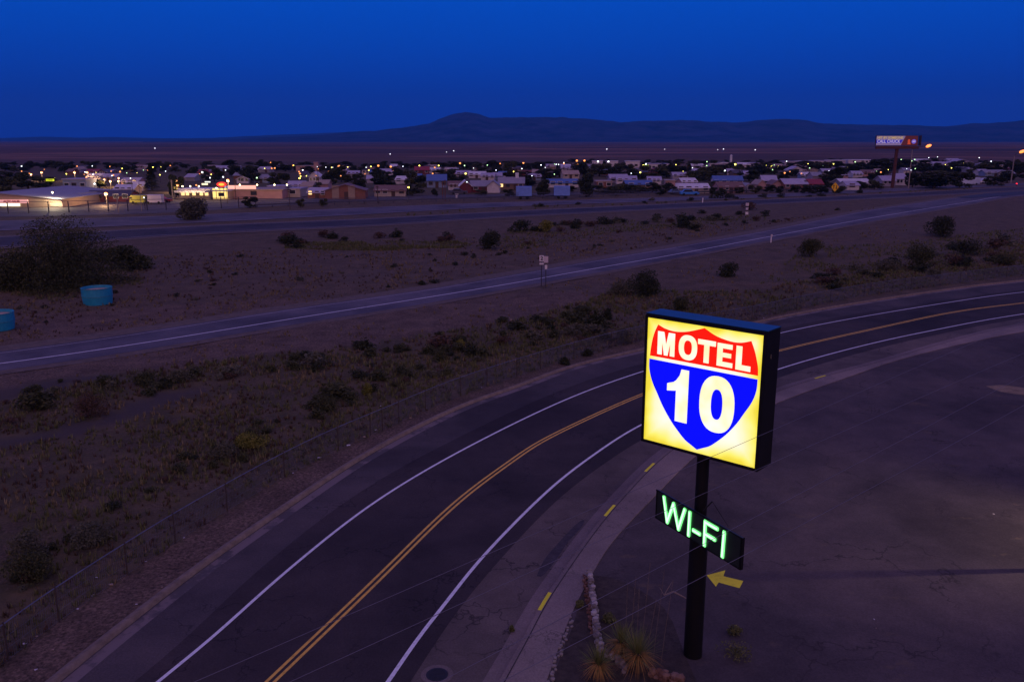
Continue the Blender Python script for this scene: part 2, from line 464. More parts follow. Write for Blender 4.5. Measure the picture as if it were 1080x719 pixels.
# ------------------------------------------------------------------ highway and frontage road
strip('frontage_road', frf, frn, .02, M_hwy)
strip('road_marking', offset(frl, -.09), offset(frl, .09), .028, M_white)
strip('road_marking', offset(frf, .55), offset(frf, .67), .028, M_faintw)
M_shg = mat('gravel_shoulder', (.13, .10, .08), .95, .3, 1.5, bmp=.4)
strip('road_shoulder', offset(frf, -2.2), offset(frf, .2), .012, M_shg)
strip('road_shoulder', offset(frn, -.2), offset(frn, 1.2), .010, M_shg)
strip('highway', nf, nn, .05, M_hwyd)
strip('highway', ff, fn, .05, M_hwy)
for c, d in ((nf, .8), (nn, -.9), (ff, .8), (fn, -.9)):
    strip('road_marking', offset(c, d-.12), offset(c, d+.12), .06, M_faintw)
strip('road_shoulder', offset(nn, -.2), offset(nn, 2.5), .035, M_shg)
strip('road_shoulder', offset(nf, -2), offset(nf, .2), .035, M_shg)
# dark new asphalt at the merge
M_new = mat('fresh_asphalt', (.035, .033, .045), .7, .2, 1)
mg = MB(); P = GL([(1008,208),(1040,204),(1085,201),(1100,202),(1085,204.5),(1050,207.5),(1020,209)], .07)
mg.add([(p[0], p[1], .07) for p in P], [tuple(range(len(P)))]); tag(mg.build('asphalt_patch', M_new, norm=False), kind='structure')
# city street beyond the highway
M_street = mat('street_asphalt', (.085, .075, .08), .8, .25, .3)
st_a = curve([(-300,232),(0,229),(100,227),(200,223.5),(280,218),(400,211.5),(540,207),(800,201.5),(900,199)]); st_b = curve([(-300,212),(0,210.5),(130,212),(200,211),(400,207),(540,204.5),(800,200),(900,198)])
strip('street', st_b, st_a, .03, M_street)

# ------------------------------------------------------------------ mountains
def interp_profile(prof, x): return np.interp(x, [p[0] for p in prof], [p[1] for p in prof])
def mountains(name, prof, R0, R1, rc, col, x0, x1, seed, rough=.16):
    nx, nr = 420, 26; g = MB()
    for k in range(nr):
        t = k/(nr-1); r = R0 + (R1-R0)*t
        b = math.sin(min(1, t/((rc-R0)/(R1-R0)))*math.pi/2)**1.6 if r < rc else max(0, 1-((r-rc)/(R1-rc))**2)
        for i in range(nx):
            px = x0+(x1-x0)*i/(nx-1); a = math.atan((px-540)/F)
            y = interp_profile(prof, px); hh = (HOR-y)/F*rc/math.cos(a)*1.0 + 10
            n = noise.fractal(Vector((px*.03+seed, t*5, seed)), .9, 2.1, 6)
            n2 = noise.fractal(Vector((px*.012+seed, t*2, seed+5)), 1, 2, 4)
            rr = r/math.cos(a)
            z = hh*b*(1+rough*n*(1.1-b)*1.6 + .055*n) + hh*.22*n2*b*(1-b)*4*.5
            g.v.append((math.sin(a)*rr, math.cos(a)*rr, z - 12 + (12 if b > .02 else 0)))
    for k in range(nr-1):
        for i in range(nx-1):
            a = k*nx+i; g.f.append((a, a+1, a+nx+1, a+nx)); g.mi.append(0)
    m, nt, b = nodes(name+'_rock'); v = objvec(nt)
    n = texnoise(nt, .0035, 7, .7, v)
    nt.links.new(ramp(nt, n, [(.35, tuple(c*.35 for c in col)), (.65, tuple(c*1.9 for c in col))]), b.inputs['Base Color'])
    b.inputs['Roughness'].default_value = 1; b.inputs['Specular IOR Level'].default_value = 0
    tag(g.build(name, m, smooth=True, norm=False), kind='structure')
mountains('mountains', [(150,149),(250,147),(300,144.5),(345,143),(370,139.5),(400,138.5),(420,135.5),(440,133),(455,131),(466,126),(478,123),(492,121),(505,122.5),(518,125.5),(535,124.5),(560,125.2),(580,125),(600,126.3),(625,127.5),(650,129.5),(680,129),(710,128.3),(740,129.5),(765,130.5),(790,128.5),(815,127.5),(840,129),(862,132),(900,133.5),(925,133.5),(950,134.5),(985,135),(1010,133),(1045,132),(1075,130),(1120,128),(1250,131),(1400,140)],
          8200, 12600, 10500, (.030, .034, .065), 120, 1420, 3.3)
mountains('far_mountains', [(-400,150),(-200,146),(-40,146.5),(0,146.5),(60,144.5),(95,145.5),(130,144.8),(180,146),(230,145.5),(290,143),(350,141),(380,139.5),(420,138),(480,140),(600,142),(700,148)],
          12800, 16500, 14500, (.03, .035, .07), -420, 760, 8.7, .1)

# ------------------------------------------------------------------ the motel sign
M_blk = mat('black_painted_steel', (.006, .006, .007), .55, .3, 2, spec=.25)
M_cap = mat('sky_tinted_metal', (.012, .055, .09), .3, .2, 1.5, metal=.5, spec=.6)  # blue of the reflection on the sign top is put into the colour
def panel_emission():
    m, nt, b = nodes('lit_cream_acrylic')
    tc = N(nt, 'ShaderNodeTexCoord'); sp = N(nt, 'ShaderNodeSeparateXYZ'); nt.links.new(tc.outputs['Generated'], sp.inputs[0])
    def edge(o):
        a = math_(nt, 'SUBTRACT', 1.0, o); return math_(nt, 'MINIMUM', o, a)
    e = math_(nt, 'MINIMUM', edge(sp.outputs[0]), edge(sp.outputs[2]))
    n = texnoise(nt, 3.0, 2, .5, tc.outputs['Generated'])
    e2 = math_(nt, 'ADD', e, math_(nt, 'MULTIPLY', math_(nt, 'SUBTRACT', n, .5), .26))
    c = ramp(nt, e2, [(0.0, (.86, .70, .01)), (.04, (1, .88, .12)), (.11, (1, .93, .55)), (.2, (1, .97, .82))])  # tube backlight fading to yellow at the edges, drawn into the emission colour
    nt.links.new(c, b.inputs['Emission Color']); b.inputs['Emission Strength'].default_value = 1.0
    b.inputs['Base Color'].default_value = (.3, .3, .2, 1); return m
M_panel = panel_emission()
M_red = emis('lit_red_acrylic', (1.0, .012, .004), .95, (.3, .01, .01), True)
M_blue = emis('lit_blue_acrylic', (.002, .004, 1.0), .95, (.01, .01, .3), True)
def cream(): 
    m, nt, b = nodes('lit_cream_letters'); v = objvec(nt)
    n = texnoise(nt, 1.1, 2, .5, v)
    nt.links.new(ramp(nt, n, [(.34, (1, .88, .42)), (.55, (1, .97, .84))]), b.inputs['Emission Color'])
    b.inputs['Emission Strength'].default_value = 1.05; b.inputs['Base Color'].default_value = (.3, .3, .3, 1); return m
M_let = cream()

SX, SY, SYAW, SW, SH, SD, SZ = 5.744, 24.135, -.727, 3.865, 4.037, .84, 10.96
motel = empty('motel_sign', (SX, SY, 0), 'tall lit motel sign with red and blue highway shield on a black steel pole', 'sign', rz=SYAW)
PL = .12
g = MB().tube((0, 0, .08), (0, 0, 4.6), .29, .275, 24).tube((0, 0, 4.6), (0, 0, SZ-SH+.1), .19, .185, 24)
g.build('pole', M_blk, motel, smooth=False)
zc = SZ - SH/2
g = MB()   # open-fronted cabinet
t = .07
g.box((0, .02, SZ-t/2-.02), (SW, SD-.04, t)).box((0, .02, SZ-SH+t/2), (SW, SD-.04, t))
g.box((-SW/2+t/2, .02, zc), (t, SD-.04, SH-2*t)).box((SW/2-t/2, .02, zc), (t, SD-.04, SH-2*t))
g.box((0, SD/2-.03, zc), (SW-2*t, .04, SH-2*t))
g.build('cabinet', M_blk, motel)
MB().box((0, .02, SZ-.005), (SW+.03, SD, .03)).build('top_cap', M_cap, motel)
g = MB(); b_ = .085; y_ = -SD/2
g.box((0, y_, SZ-b_/2-.03), (SW, .05, b_)).box((0, y_, SZ-SH+b_/2), (SW, .05, b_)).box((-SW/2+b_/2, y_, zc), (b_, .052, SH-2*b_-.03)).box((SW/2-b_/2, y_, zc), (b_, .052, SH-2*b_-.03))
g.build('retainer_frame', M_blk, motel)
fw, fh = SW-2*b_, SH-2*b_-.03; fz0 = SZ-SH+b_
MB().box((0, y_+.01, fz0+fh/2), (fw, .02, fh)).build('lit_panel', M_panel, motel)
def fr(off): return lambda u, v, d: (-fw/2+u*fw, y_-off-d, fz0+v*fh)
def arc(pts, n=6): return [(p[0], p[1]) for p in spline(pts, n)]
crown = arc([(.03,.698),(.038,.77),(.05,.836),(.070,.90),(.097,.955)], 4) + arc([(.097,.955),(.16,.933),(.237,.922),(.32,.928),(.40,.947),(.512,.985)], 4)[1:] + arc([(.512,.985),(.60,.945),(.68,.925),(.76,.916),(.83,.922),(.905,.945)], 4)[1:] + arc([(.905,.945),(.935,.88),(.955,.82),(.970,.76),(.975,.70)], 4)[1:]
MB().prism(crown, 0, .008, fr(.002)).build('red_crown', M_red, motel)
L_ = [(.026,.672),(.028,.60),(.045,.53),(.075,.465),(.113,.404),(.17,.31),(.246,.213),(.31,.148),(.385,.083),(.45,.05),(.5,.026)]
blue = arc(L_, 4); blue = blue + [(1-a, b) for a, b in blue[::-1]][1:]
MB().prism(blue, 0, .008, fr(.002)).build('blue_shield', M_blue, motel)
def letters(name, polys, parent, frame, m, off=0.0, d=.008):
    g = MB()
    for p in polys:
        if p[0] == 'ring':
            _, cx, cy, ax, ay, bx, by = p; n = 40
            def sup(a, r1, r2): 
                c, s = math.cos(a), math.sin(a); k = 2/2.35
                return (cx+math.copysign(abs(c)**k, c)*r1, cy+math.copysign(abs(s)**k, s)*r2)
            o = len(g.v)
            for i in range(n):
                a = 2*math.pi*i/n
                for q in (sup(a, ax, ay), sup(a, bx, by)):
                    g.v += [frame(q[0], q[1], 0), frame(q[0], q[1], d)]
            for i in range(n):
                a = o+4*i; b2 = o+4*((i+1) % n)
                for q in ((a+1, b2+1, b2+3, a+3), (a, b2, b2+1, a+1), (a+2, b2+2, b2+3, a+3), (a, b2, b2+2, a+2)): g.f.append(q); g.mi.append(0)
        else: g.prism(p, 0, d, frame)
    return g.build(name, m, parent)
u0, u1, v0, v1 = .10, .258, .722, .905
Mp = [(u0,v0),(u0,v1),(u0+.058,v1),(.179,v0+.072),(u1-.058,v1),(u1,v1),(u1,v0),(u1-.042,v0),(u1-.042,v1-.066),(.197,v0),(.161,v0),(u0+.042,v1-.066),(u0+.042,v0)]
# concave outlines are split into convex pieces
def rects(*r): return [[(a, c), (b, c), (b, d), (a, d)] for a, b, c, d in r]
let_M = rects((.100,.142,.722,.905),(.216,.258,.722,.905)) + [[(.142,.905),(.158,.905),(.197,.722),(.163,.722),(.142,.82)], [(.216,.905),(.200,.905),(.161,.722),(.195,.722),(.216,.82)]]
let_O = [('ring', .377, .814, .082, .097, .036, .056)]
let_T = rects((.464,.618,.858,.897),(.519,.564,.722,.858))
let_E = rects((.632,.678,.720,.893),(.678,.758,.857,.893),(.678,.750,.791,.825),(.678,.764,.720,.756))
let_L = rects((.790,.838,.717,.895),(.838,.912,.717,.757))
fl = fr(.012)
for nm, p in (('letter',let_M),('letter',let_O),('letter',let_T),('letter',let_E),('letter',let_L)):
    letters(nm, p, motel, fl, M_let)
let_1 = rects((.288,.398,.215,.46)) + [[(.288,.46),(.398,.46),(.398,.636),(.330,.636),(.316,.585),(.288,.545)], [(.288,.46),(.288,.545),(.262,.524),(.205,.505),(.205,.447),(.262,.455)]]
let_0 = [('ring', .652, .419, .150, .220, .050, .118)]
letters('numeral', let_1, motel, fl, M_let); letters('numeral', let_0, motel, fl, M_let)
# small pale plate added in place of the reflected glint on the cabinet side
MB().box((SW/2+.012, -.1, SZ-.75), (.02, .03, .12)).build('side_glint', mat('glint_metal', (.5,.45,.3), .35, .2, 5, metal=.8), motel)

# ---- wi-fi sign hung on the same pole
WX, WY, WYAW, WW, WH, WZ = 5.494, 23.544, -1.079, 3.802, .94, 5.231
wifi = empty('wifi_sign', (WX, WY, 0), 'long black sign with glowing green WI-FI letters on the motel pole', 'sign', rz=WYAW)
M_dk = mat('dark_green_panel', (.018, .026, .022), .35, .3, 2, spec=.5)
MB().box((0, .035, WZ-WH/2), (WW, .07, WH)).build('cabinet', M_dk, wifi)
g = MB(); 
for z in (WZ, WZ-WH): g.box((0, -.005, z), (WW+.06, .03, .035))
for x in (-WW/2, WW/2): g.box((x, -.006, WZ-WH/2), (.035, .03, WH-.04))
g.box((WW/2+.035, .035, WZ-WH/2), (.025, .09, WH+.03))
g.build('frame', M_blk, wifi)
M_led = emis('green_led', (.20, 1.0, .26), 1.6, (.02, .2, .05), True)
M_core = emis('green_led_core', (.62, 1.0, .70), 1.5, (.02, .2, .05), False)
wf = lambda off: (lambda u, v, d: (-WW/2+u*WW, -off-d, WZ-WH+v*WH))
asp = WH/WW
def stroke(pts, w):
    """strokes as convex quads in (u,v), width w in metres"""
    out = []
    for a, b in zip(pts, pts[1:]):
        A = Vector((a[0]*WW, a[1]*WH)); B = Vector((b[0]*WW, b[1]*WH)); d = (B-A).normalized(); n = Vector((-d.y, d.x))*w/2; e = d*w*.42
        q = [A-e+n*.7, A-e*.3+n, B+e*.3+n, B+e-n*.0+n*.7, B+e-n*.7, B+e*.3-n, A-e*.3-n, A-e-n*.7]
        out.append([(p.x/WW, p.y/WH) for p in q])
    return out
LED = {'W': [[(.10,.90),(.155,.10)],[(.155,.10),(.225,.86)],[(.225,.86),(.30,.10)],[(.30,.10),(.365,.88)]], 'I': [[(.427,.88),(.424,.10)]], '-': [[(.478,.36),(.553,.36)]],
       'F': [[(.610,.88),(.613,.09)],[(.625,.865),(.745,.865)],[(.625,.475),(.725,.475)]], 'I2': [[(.823,.88),(.818,.08)]]}
for k, segs in LED.items():
    pol = []; core = []
    for i, s_ in enumerate(segs):
        w = .125
        pol.append(stroke(s_, w)[0]); core.append(stroke(s_, w*.5)[0])
    g = MB()
    for i, p in enumerate(pol): g.prism(p, 0, .02+.0011*i, wf(.012))
    o = g.build('letter', M_led, wifi)
    g = MB()
    for i, p in enumerate(core): g.prism(p, .026, .032+.0011*i, wf(.012))
    g.build('tube_light', M_core, o)
g = MB().tube((.05, .2, WZ+.02), (.2, .4, WZ+.35), .02, .02, 6).tube((.2, .4, WZ+.35), (1.2, .15, WZ+.02), .008, .008, 5)
g.build('bracket', M_blk, wifi)
for z in (WZ-.3, WZ-.8): MB().box((0, .20, z), (.5, .26, .08)).build('mounting_arm', M_blk, wifi)

# arrow painted on the lot
ap = [(745.4,606.2),(765,601),(763,607.2),(784,612.2),(780,619.8),(758,613.8),(755,618.2)]
P = GL(ap, .106); cut = [[0,1,2,5,6],[2,3,4,5]]
g = MB()
for c in cut: g.add([(P[i][0], P[i][1], .106) for i in c], [tuple(range(len(c)))])
tag(g.build('road_marking', M_kerby, norm=False), kind='structure')

# ------------------------------------------------------------------ manhole
mx, my = G(461, 711, .01)
mh = empty('manhole_cover', (mx, my, .012), 'round black manhole cover in a concrete ring at the road edge', 'manhole cover')
g = MB().tube((0,0,0),(0,0,.012),.34,.34,28); 
for i in range(-4, 5):
    w = math.sqrt(.30**2-(i*.065)**2); g.box((0, i*.065, .014), (w*2*.9, .02, .006))
g.build('lid', mat('cast_iron', (.02,.02,.022), .5, .3, 8), mh)
g = MB(); n = 32
for i in range(n):
    a = 2*math.pi*i/n
    for r in (.345, .5): g.v.append((math.cos(a)*r, math.sin(a)*r, .006))
for i in range(n): a = 2*i; b2 = 2*((i+1) % n); g.f.append((a, a+1, b2+1, b2)); g.mi.append(0)
g.build('concrete_ring', M_gutter, mh)

# ------------------------------------------------------------------ wires overhead
M_wire = mat('aluminium_wire', (.17, .165, .19), .5, .1, 1, metal=.3)
wires = [([(-60,824),(150,744),(300,680.5),(503,593),(600,551),(743,485),(807,456),(860,432),(930,401),(1100,330)], 'uppermost thin overhead wire crossing in front of the sign foot'),
         ([(60,820),(322,717),(439,664.4),(600,588),(660,556),(733,523),(812,488),(860,467),(940,432),(1020,397),(1140,348)], 'second overhead wire from the top, crossing the base of the cabinet'),
         ([(260,812),(480,717),(626.5,639.6),(719.6,588),(800,545),(890.7,495),(937,469),(1020,424),(1150,360)], 'third overhead wire from the top, crossing the green letters'),
         ([(300,826),(450,760),(586.6,694),(723,622),(759.5,602),(839,558.5),(903.7,521),(945,498),(1007,463),(1180,372)], 'lowest overhead wire, crossing below the green letters')]
for pts, lb in wires:
    P = [Vector((*G(a, b, 11.0), 11.0)) for a, b in pts]
    # straight taut line fitted through its ends, slight sag
    A, B = P[1], P[-2]; d = (B-A)
    Q = [A + d*t + Vector((0, 0, 0)) for t in np.linspace(-.25, 1.2, 30)]
    # follow traced points
    xs = [p.x for p in P]; ys = [p.y for p in P]
    k = np.polyfit(xs, ys, 2)
    X = np.linspace(xs[0]-1, xs[-1]+2, 40)
    Q = [Vector((x, float(np.polyval(k, x)), 11.0)) for x in X]
    tag(MB().path(Q, .0036, 5).build('overhead_wire', M_wire), lb, 'wire', 'overhead utility wires')

# ------------------------------------------------------------------ fence
def wire_fence():
    root = empty('wire_fence', (*fence[0], 0), 'long low wire mesh fence with steel posts along the far side of the curving road', 'fence')
    ox, oy = fence[0]
    rel = lambda p, z: (p[0]-ox, p[1]-oy, z)
    Mf = mat('dull_fence_steel', (.13, .14, .19), .6, .3, 2, metal=.3); Mp_ = mat('rusty_post', (.06, .045, .04), .8, .3, 3)
    Hh = 1.25; g = MB(); P = resample(fence, 1500)
    P = [p for p in P if p[1] < 110]
    for i, p in enumerate(P[:-1]):
        s = .0024 + (p[1]-20)*.00003
        g.tube(rel(p, .02), rel(P[i+1], Hh), s, s, 3, cap=False); g.tube(rel(p, Hh), rel(P[i+1], .02), s, s, 3, cap=False)
    for z in (.03, .4, .8):
        g.path([rel(p, z) for p in P[::6]], .006, 3)
    g.build('wire_mesh', Mf, root)
    MB().path([rel(p, Hh+.01) for p in P[::6]], .022, 6).build('top_rail', Mf, root)
    # posts where the photo shows them, then on
    for (a, b) in [(6,695),(60,655),(135.5,604.7),(184.7,571.4),(240,538),(300,503),(356.4,474),(389.5,459),(405,454),(422,446),(448,433),(485.4,417.6),(513.7,407.6),(545,397),(570,389),(605,378),(644.5,367),(680,358),(720,350),(757,343),(793,337),(830,325),(870,318),(910,312),(960,305),(1010,298),(1060,292),(1110,286)]:
        q = G(a, b); q = min(P, key=lambda p: math.dist(p, q))
        MB().tube((0,0,0),(0,0,Hh+.08),.032,.03,7).build('post', Mp_, root, loc=rel(q, 0))
wire_fence()

# ------------------------------------------------------------------ vegetation
def leafmat(name, cols, rough=.8):
    m, nt, b = nodes(name)
    oi = N(nt, 'ShaderNodeObjectInfo'); ge = N(nt, 'ShaderNodeNewGeometry')
    n = texnoise(nt, 2.2, 4, .7, objvec(nt))
    r = math_(nt, 'ADD', math_(nt, 'MULTIPLY', ge.outputs['Random Per Island'], .6), math_(nt, 'MULTIPLY', n, .5))
    st = [(.2 + .7*i/(len(cols)-1), c) for i, c in enumerate(cols)]
    nt.links.new(ramp(nt, r, st), b.inputs['Base Color']); b.inputs['Roughness'].default_value = rough
    b.inputs['Specular IOR Level'].default_value = .15
    MATS[name] = m; return m
M_mesq = leafmat('mesquite_leaves', [(.028,.036,.016),(.055,.062,.026),(.10,.095,.04)])
M_dkg = leafmat('dark_evergreen_leaves', [(.015,.022,.012),(.035,.042,.02),(.06,.062,.03)])
M_sage = leafmat('sage_leaves', [(.06,.065,.045),(.10,.10,.065),(.15,.14,.085)])
M_dry = leafmat('dry_grass_blades', [(.11,.085,.045),(.19,.15,.075),(.30,.235,.12)])
M_grn = leafmat('green_weed_blades', [(.06,.07,.026),(.12,.125,.045),(.20,.195,.08)])
M_redg = leafmat('rusty_brush_blades', [(.05,.034,.026),(.085,.05,.034),(.12,.07,.045)])
M_lime = leafmat('yellow_green_leaves', [(.10,.11,.02),(.17,.17,.03),(.24,.21,.05)])
M_bark = mat('dark_bark', (.05, .038, .03), .9, .3, 3, bmp=.5)

def leaves(rnd, n, lobes, size, flat=.6):
    """n leaf clumps (small quads/triangles) through the lobes' volume"""
    g = MB(); W = [l[3]*l[4]*l[5] for l in lobes]
    for _ in range(n):
        l = rnd.choices(lobes, W)[0]
        while True:
            p = Vector((rnd.uniform(-1,1), rnd.uniform(-1,1), rnd.uniform(-1,1)))
            if p.length < 1 and p.length > rnd.uniform(0, .8): break
        c = Vector((l[0]+p.x*l[3], l[1]+p.y*l[4], l[2]+p.z*l[5]))
        if c.z < .03: c.z = rnd.uniform(.03, .2)
        s = size*rnd.uniform(.5, 1.3)
        u = Vector((rnd.uniform(-1,1), rnd.uniform(-1,1), rnd.uniform(-flat,flat))).normalized()
        w = u.cross(Vector((rnd.uniform(-1,1), rnd.uniform(-1,1), rnd.uniform(-1,1)))).normalized()*.45
        g.v += [tuple(c-u*s), tuple(c+w*s), tuple(c+u*s), tuple(c-w*s)]
        o = len(g.v)-4; g.f.append((o, o+1, o+2, o+3)); g.mi.append(0)
    return g

def lobeset(rnd, k, w, h, base=.35):
    out = []
    for i in range(k):
        a = rnd.uniform(0, 6.28); r = rnd.uniform(0, .62)*w/2
        s = rnd.uniform(.28, .5)
        z = h*rnd.uniform(base, .78)*(1-.35*r/(w/2))
        out.append((math.cos(a)*r, math.sin(a)*r, z, w*s*.62, w*s*.62, min(h*.32, (h-z))*rnd.uniform(.8, 1)+.05))
    return out

def stems(rnd, k, w, h, r0):
    g = MB()
    for i in range(k):
        a = rnd.uniform(0, 6.28); q = rnd.uniform(.15, .4)*w
        m_ = Vector((math.cos(a)*q*.4, math.sin(a)*q*.4, h*.35)); e = Vector((math.cos(a)*q, math.sin(a)*q, h*rnd.uniform(.6, .85)))
        g.tube((0,0,-.1), m_, r0, r0*.65, 5, cap=False); g.tube(m_, e, r0*.65, r0*.2, 5, cap=False)
    return g

def make_bush(seed, w, h, n, size, lm, name, label, cat='bush', group=None, loc=(0,0,0), lob=9, base=.2):
    rnd = random.Random(seed)
    t = empty(name, loc, label, cat, group)
    leaves(rnd, n, lobeset(rnd, lob, w, h, base), size).build('foliage', lm, t, norm=False)
    stems(rnd, 6, w, h, .03*h).build('stem', M_bark, t)
    return t

def atg(px, py):
    z = 0.0
    for _ in range(4): x, y = G(px, py, z); z = float(height([(x, y)])[0])
    return (x, y, z)

def big_bush(px, pyb, wpx, hpx, lm, label, name='bush', n=None, size=None, seed=0, lob=10, base=.2, cat='bush'):
    loc = atg(px, pyb); s = pxm(loc[1]); w = wpx*s; h = hpx*s*1.02
    return make_bush(seed+int(px), w, h, n or int(1600+w*h*90), size or max(.05, s*1.0), lm, name, label, cat, None, loc, lob, base)

big_bush(70,300,128,72, M_mesq, 'large spreading mesquite bush left of the teal tubs by the highway', 'mesquite_bush', n=30000, size=.13, lob=26, base=.02)
big_bush(20,303,60,38, M_mesq, 'lower mesquite thicket at the left edge beside the large mesquite', 'mesquite_bush', n=6000, size=.18, base=.05)
big_bush(130,283,60,24, M_mesq, 'low dark mesquite skirt to the right of the large mesquite', 'mesquite_bush', n=5000, size=.18, base=.05)
big_bush(207,232,42,24, M_sage, 'wide grey-green bush on the lot in front of the lit shop', 'grey_bush', n=3500, size=.3)
big_bush(517,262,27,21, M_dkg, 'dark rounded bush standing alone between highway and frontage road', 'round_bush', n=2600)
big_bush(577,244,18,13, M_lime, 'yellowish bush at the left end of the brush band by the highway', 'yellow_bush', n=1200)
big_bush(682,311,48,28, M_dkg, 'large dark green bush above the left top corner of the motel sign', 'round_bush', n=5200, size=.1)
big_bush(652,310,30,17, M_sage, 'grey-green shrub touching the left of the large dark bush', 'sage_bush', n=1800)
big_bush(719,327,22,16, M_mesq, 'round green bush just behind the top edge of the motel sign', 'round_bush', n=2200)
big_bush(640,337,13,14, M_dkg, 'small dark upright bush between the fence and the large bush', 'round_bush', n=1200)
big_bush(657,361,26,20, M_sage, 'pale bush against the wire fence left of the motel sign', 'sage_bush', n=1900)
big_bush(619,375,14,8, M_dkg, 'small dark bush on the verge, nearer the sign of the roadside pair', 'verge_bush', n=900)
big_bush(596,384,14,8, M_dkg, 'small dark bush on the verge, leftmost of the roadside pair', 'verge_bush', n=900)
big_bush(855,271,29,20, M_mesq, 'bushy green shrub below the white marker post', 'round_bush', n=2600)
big_bush(993,249,36,25, M_dkg, 'tall dark bush near the right end of the frontage road', 'round_bush', n=3400)
big_bush(968,283,34,28, M_mesq, 'wide green shrub on the slope under the tall right bush', 'round_bush', n=2600)
big_bush(1018,268,40,16, M_dkg, 'dark low shrub trailing down the slope at right', 'low_bush', n=2200)
big_bush(1060,279,34,12, M_mesq, 'low shrub at the right edge of the brushy slope', 'low_bush', n=1800)
big_bush(768,291,28,14, M_dkg, 'dark shrub on open dirt halfway between the two roads', 'low_bush', n=1800)
big_bush(935,285,30,12, M_sage, 'greyish low shrub left of the wide slope shrub', 'low_bush', n=1500)
big_bush(388,416,15,12, M_lime, 'bright yellow-green bush by the fence, left of centre', 'yellow_bush', n=1400)
big_bush(484,366,12,9, M_lime, 'bright yellow-green bush further up in the brushy field', 'yellow_bush', n=1100)
big_bush(95,440,44,28, M_redg, 'rust-brown bush at the end of the dark dirt track', 'brown_bush', n=2800)
big_bush(345,432,36,16, M_mesq, 'green shrub hugging the fence in the left field', 'low_bush', n=2200)
big_bush(265,470,46,18, M_lime, 'olive shrub with yellowish tips beside the fence', 'low_bush', n=2600, size=.06)
big_bush(235,482,34,18, M_sage, 'pale sage shrub left of the olive shrub by the fence', 'sage_bush', n=2200, size=.06)
big_bush(95,575,52,26, M_sage, 'large pale sage bush near the fence at lower left', 'sage_bush', n=3200, size=.05)
big_bush(35,610,56,32, M_mesq, 'green bush at the lower left corner of the field', 'low_bush', n=3200, size=.05)
big_bush(30,585,44,26, M_sage, 'greyish bush behind the lower left green bush', 'yellow_bush', n=2600, size=.05)
big_bush(150,405,36,14, M_mesq, 'dark green shrub on the upper rim of the left field', 'low_bush', n=1800)
big_bush(190,402,34,12, M_sage, 'grey shrub right of the shrub on the upper field rim', 'sage_bush', n=1500)

# scattered scrub as individuals (shared meshes)
def scrub_set(protos, spots, label, group, wr_, k0):
    for i, (px, py, wpx) in enumerate(spots):
        loc = atg(px, py); s = pxm(loc[1])*wpx/2.0
        p = protos[i % len(protos)]
        s *= (1.6 if R.random() < .12 else 1.0)
        sc = (s*R.uniform(.9, 1.2), s*R.uniform(.8, 1.1), s*R.uniform(.55, .95))
        dup(p, loc, R.uniform(0, 6), sc, label, group)
def protoset(lm, k, nm, n=420, size=.13):
    out = []
    for i in range(k):
        rnd = random.Random(100+i+k*7+n)
        t = empty(nm, (0,0,0), 'x', 'bush')
        leaves(rnd, n, lobeset(rnd, 7, 2.0, 1.1, .15), size).build('foliage', lm, t, norm=False)
        stems(rnd, 4, 1.6, .9, .03).build('stem', M_bark, t)
        out.append(t)
    return out
def kill(ps):
    for p in ps:
        for c in list(p.children): bpy.data.objects.remove(c)
        bpy.data.objects.remove(p)
P4 = protoset(M_mesq, 3, 'scrub_bush', 520); P1 = protoset(M_dkg, 3, 'scrub_bush'); P2 = protoset(M_sage, 2, 'scrub_bush', 400); P3 = protoset(M_redg, 2, 'scrub_bush', 380)
allp = P1 + P2 + P3 + P1
def along(poly, n, spread, w0, w1, rr=R):
    out = []
    for _ in range(n):
        i = rr.randrange(len(poly)-1); t = rr.random(); a, b = poly[i], poly[i+1]
        out.append((a[0]+(b[0]-a[0])*t, a[1]+(b[1]-a[1])*t+rr.gauss(0, spread), rr.uniform(w0, w1)))
    return out
scrub_set(allp, along([(540,245),(600,238),(680,236),(760,232),(812,228)], 44, 4.5, 7, 19), 'small dark scrub bush in the brush band between highway and frontage road', 'scrub in the brush band', 1, 0)
scrub_set(P1+P3, along([(300,257),(350,253),(420,253),(490,256)], 22, 2.2, 9, 22), 'low scrub bush in the short dark patch left of the lone round bush', 'scrub in the dark patch', 1, 0)
scrub_set(allp, along([(20,330),(150,300),(300,285),(450,275),(560,262)], 44, 11, 4, 11), 'tiny scrub tuft dotted over the bare ground above the frontage road', 'scrub on the bare ground', 1, 0)
scrub_set(allp, along([(620,262),(720,243),(820,232),(900,222)], 14, 4, 4, 9), 'tiny scrub tuft on the bare ground right of the twin white signs', 'scrub right of the signs', 1, 0)
scrub_set(P1+P2, along([(560,219),(680,214),(800,209),(920,203)], 18, .8, 6, 12), 'low scrub tuft growing in the grassy highway median', 'scrub in the median', 1, 0)
scrub_set(allp, along([(850,297),(930,285),(1000,275),(1070,265)], 30, 7, 9, 26), 'scrub bush on the brushy slope at the right', 'scrub on the right slope', 1, 0)
mixp = P4 + P1 + P4 + P2 + P4 + P3
scrub_set(mixp, along([(5,428),(120,408),(260,394),(400,374),(540,350),(620,334)], 74, 7, 9, 25), 'scrub bush in the upper part of the brushy left field', 'scrub in the upper field', 1, 0)
scrub_set(mixp, along([(10,620),(60,575),(150,520),(230,480),(320,440),(400,400),(480,380),(560,362),(640,348)], 76, 8, 10, 28), 'scrub bush in the lower part of the brushy left field', 'scrub in the lower field', 1, 0)
kill(set(P1+P2+P3+P4))

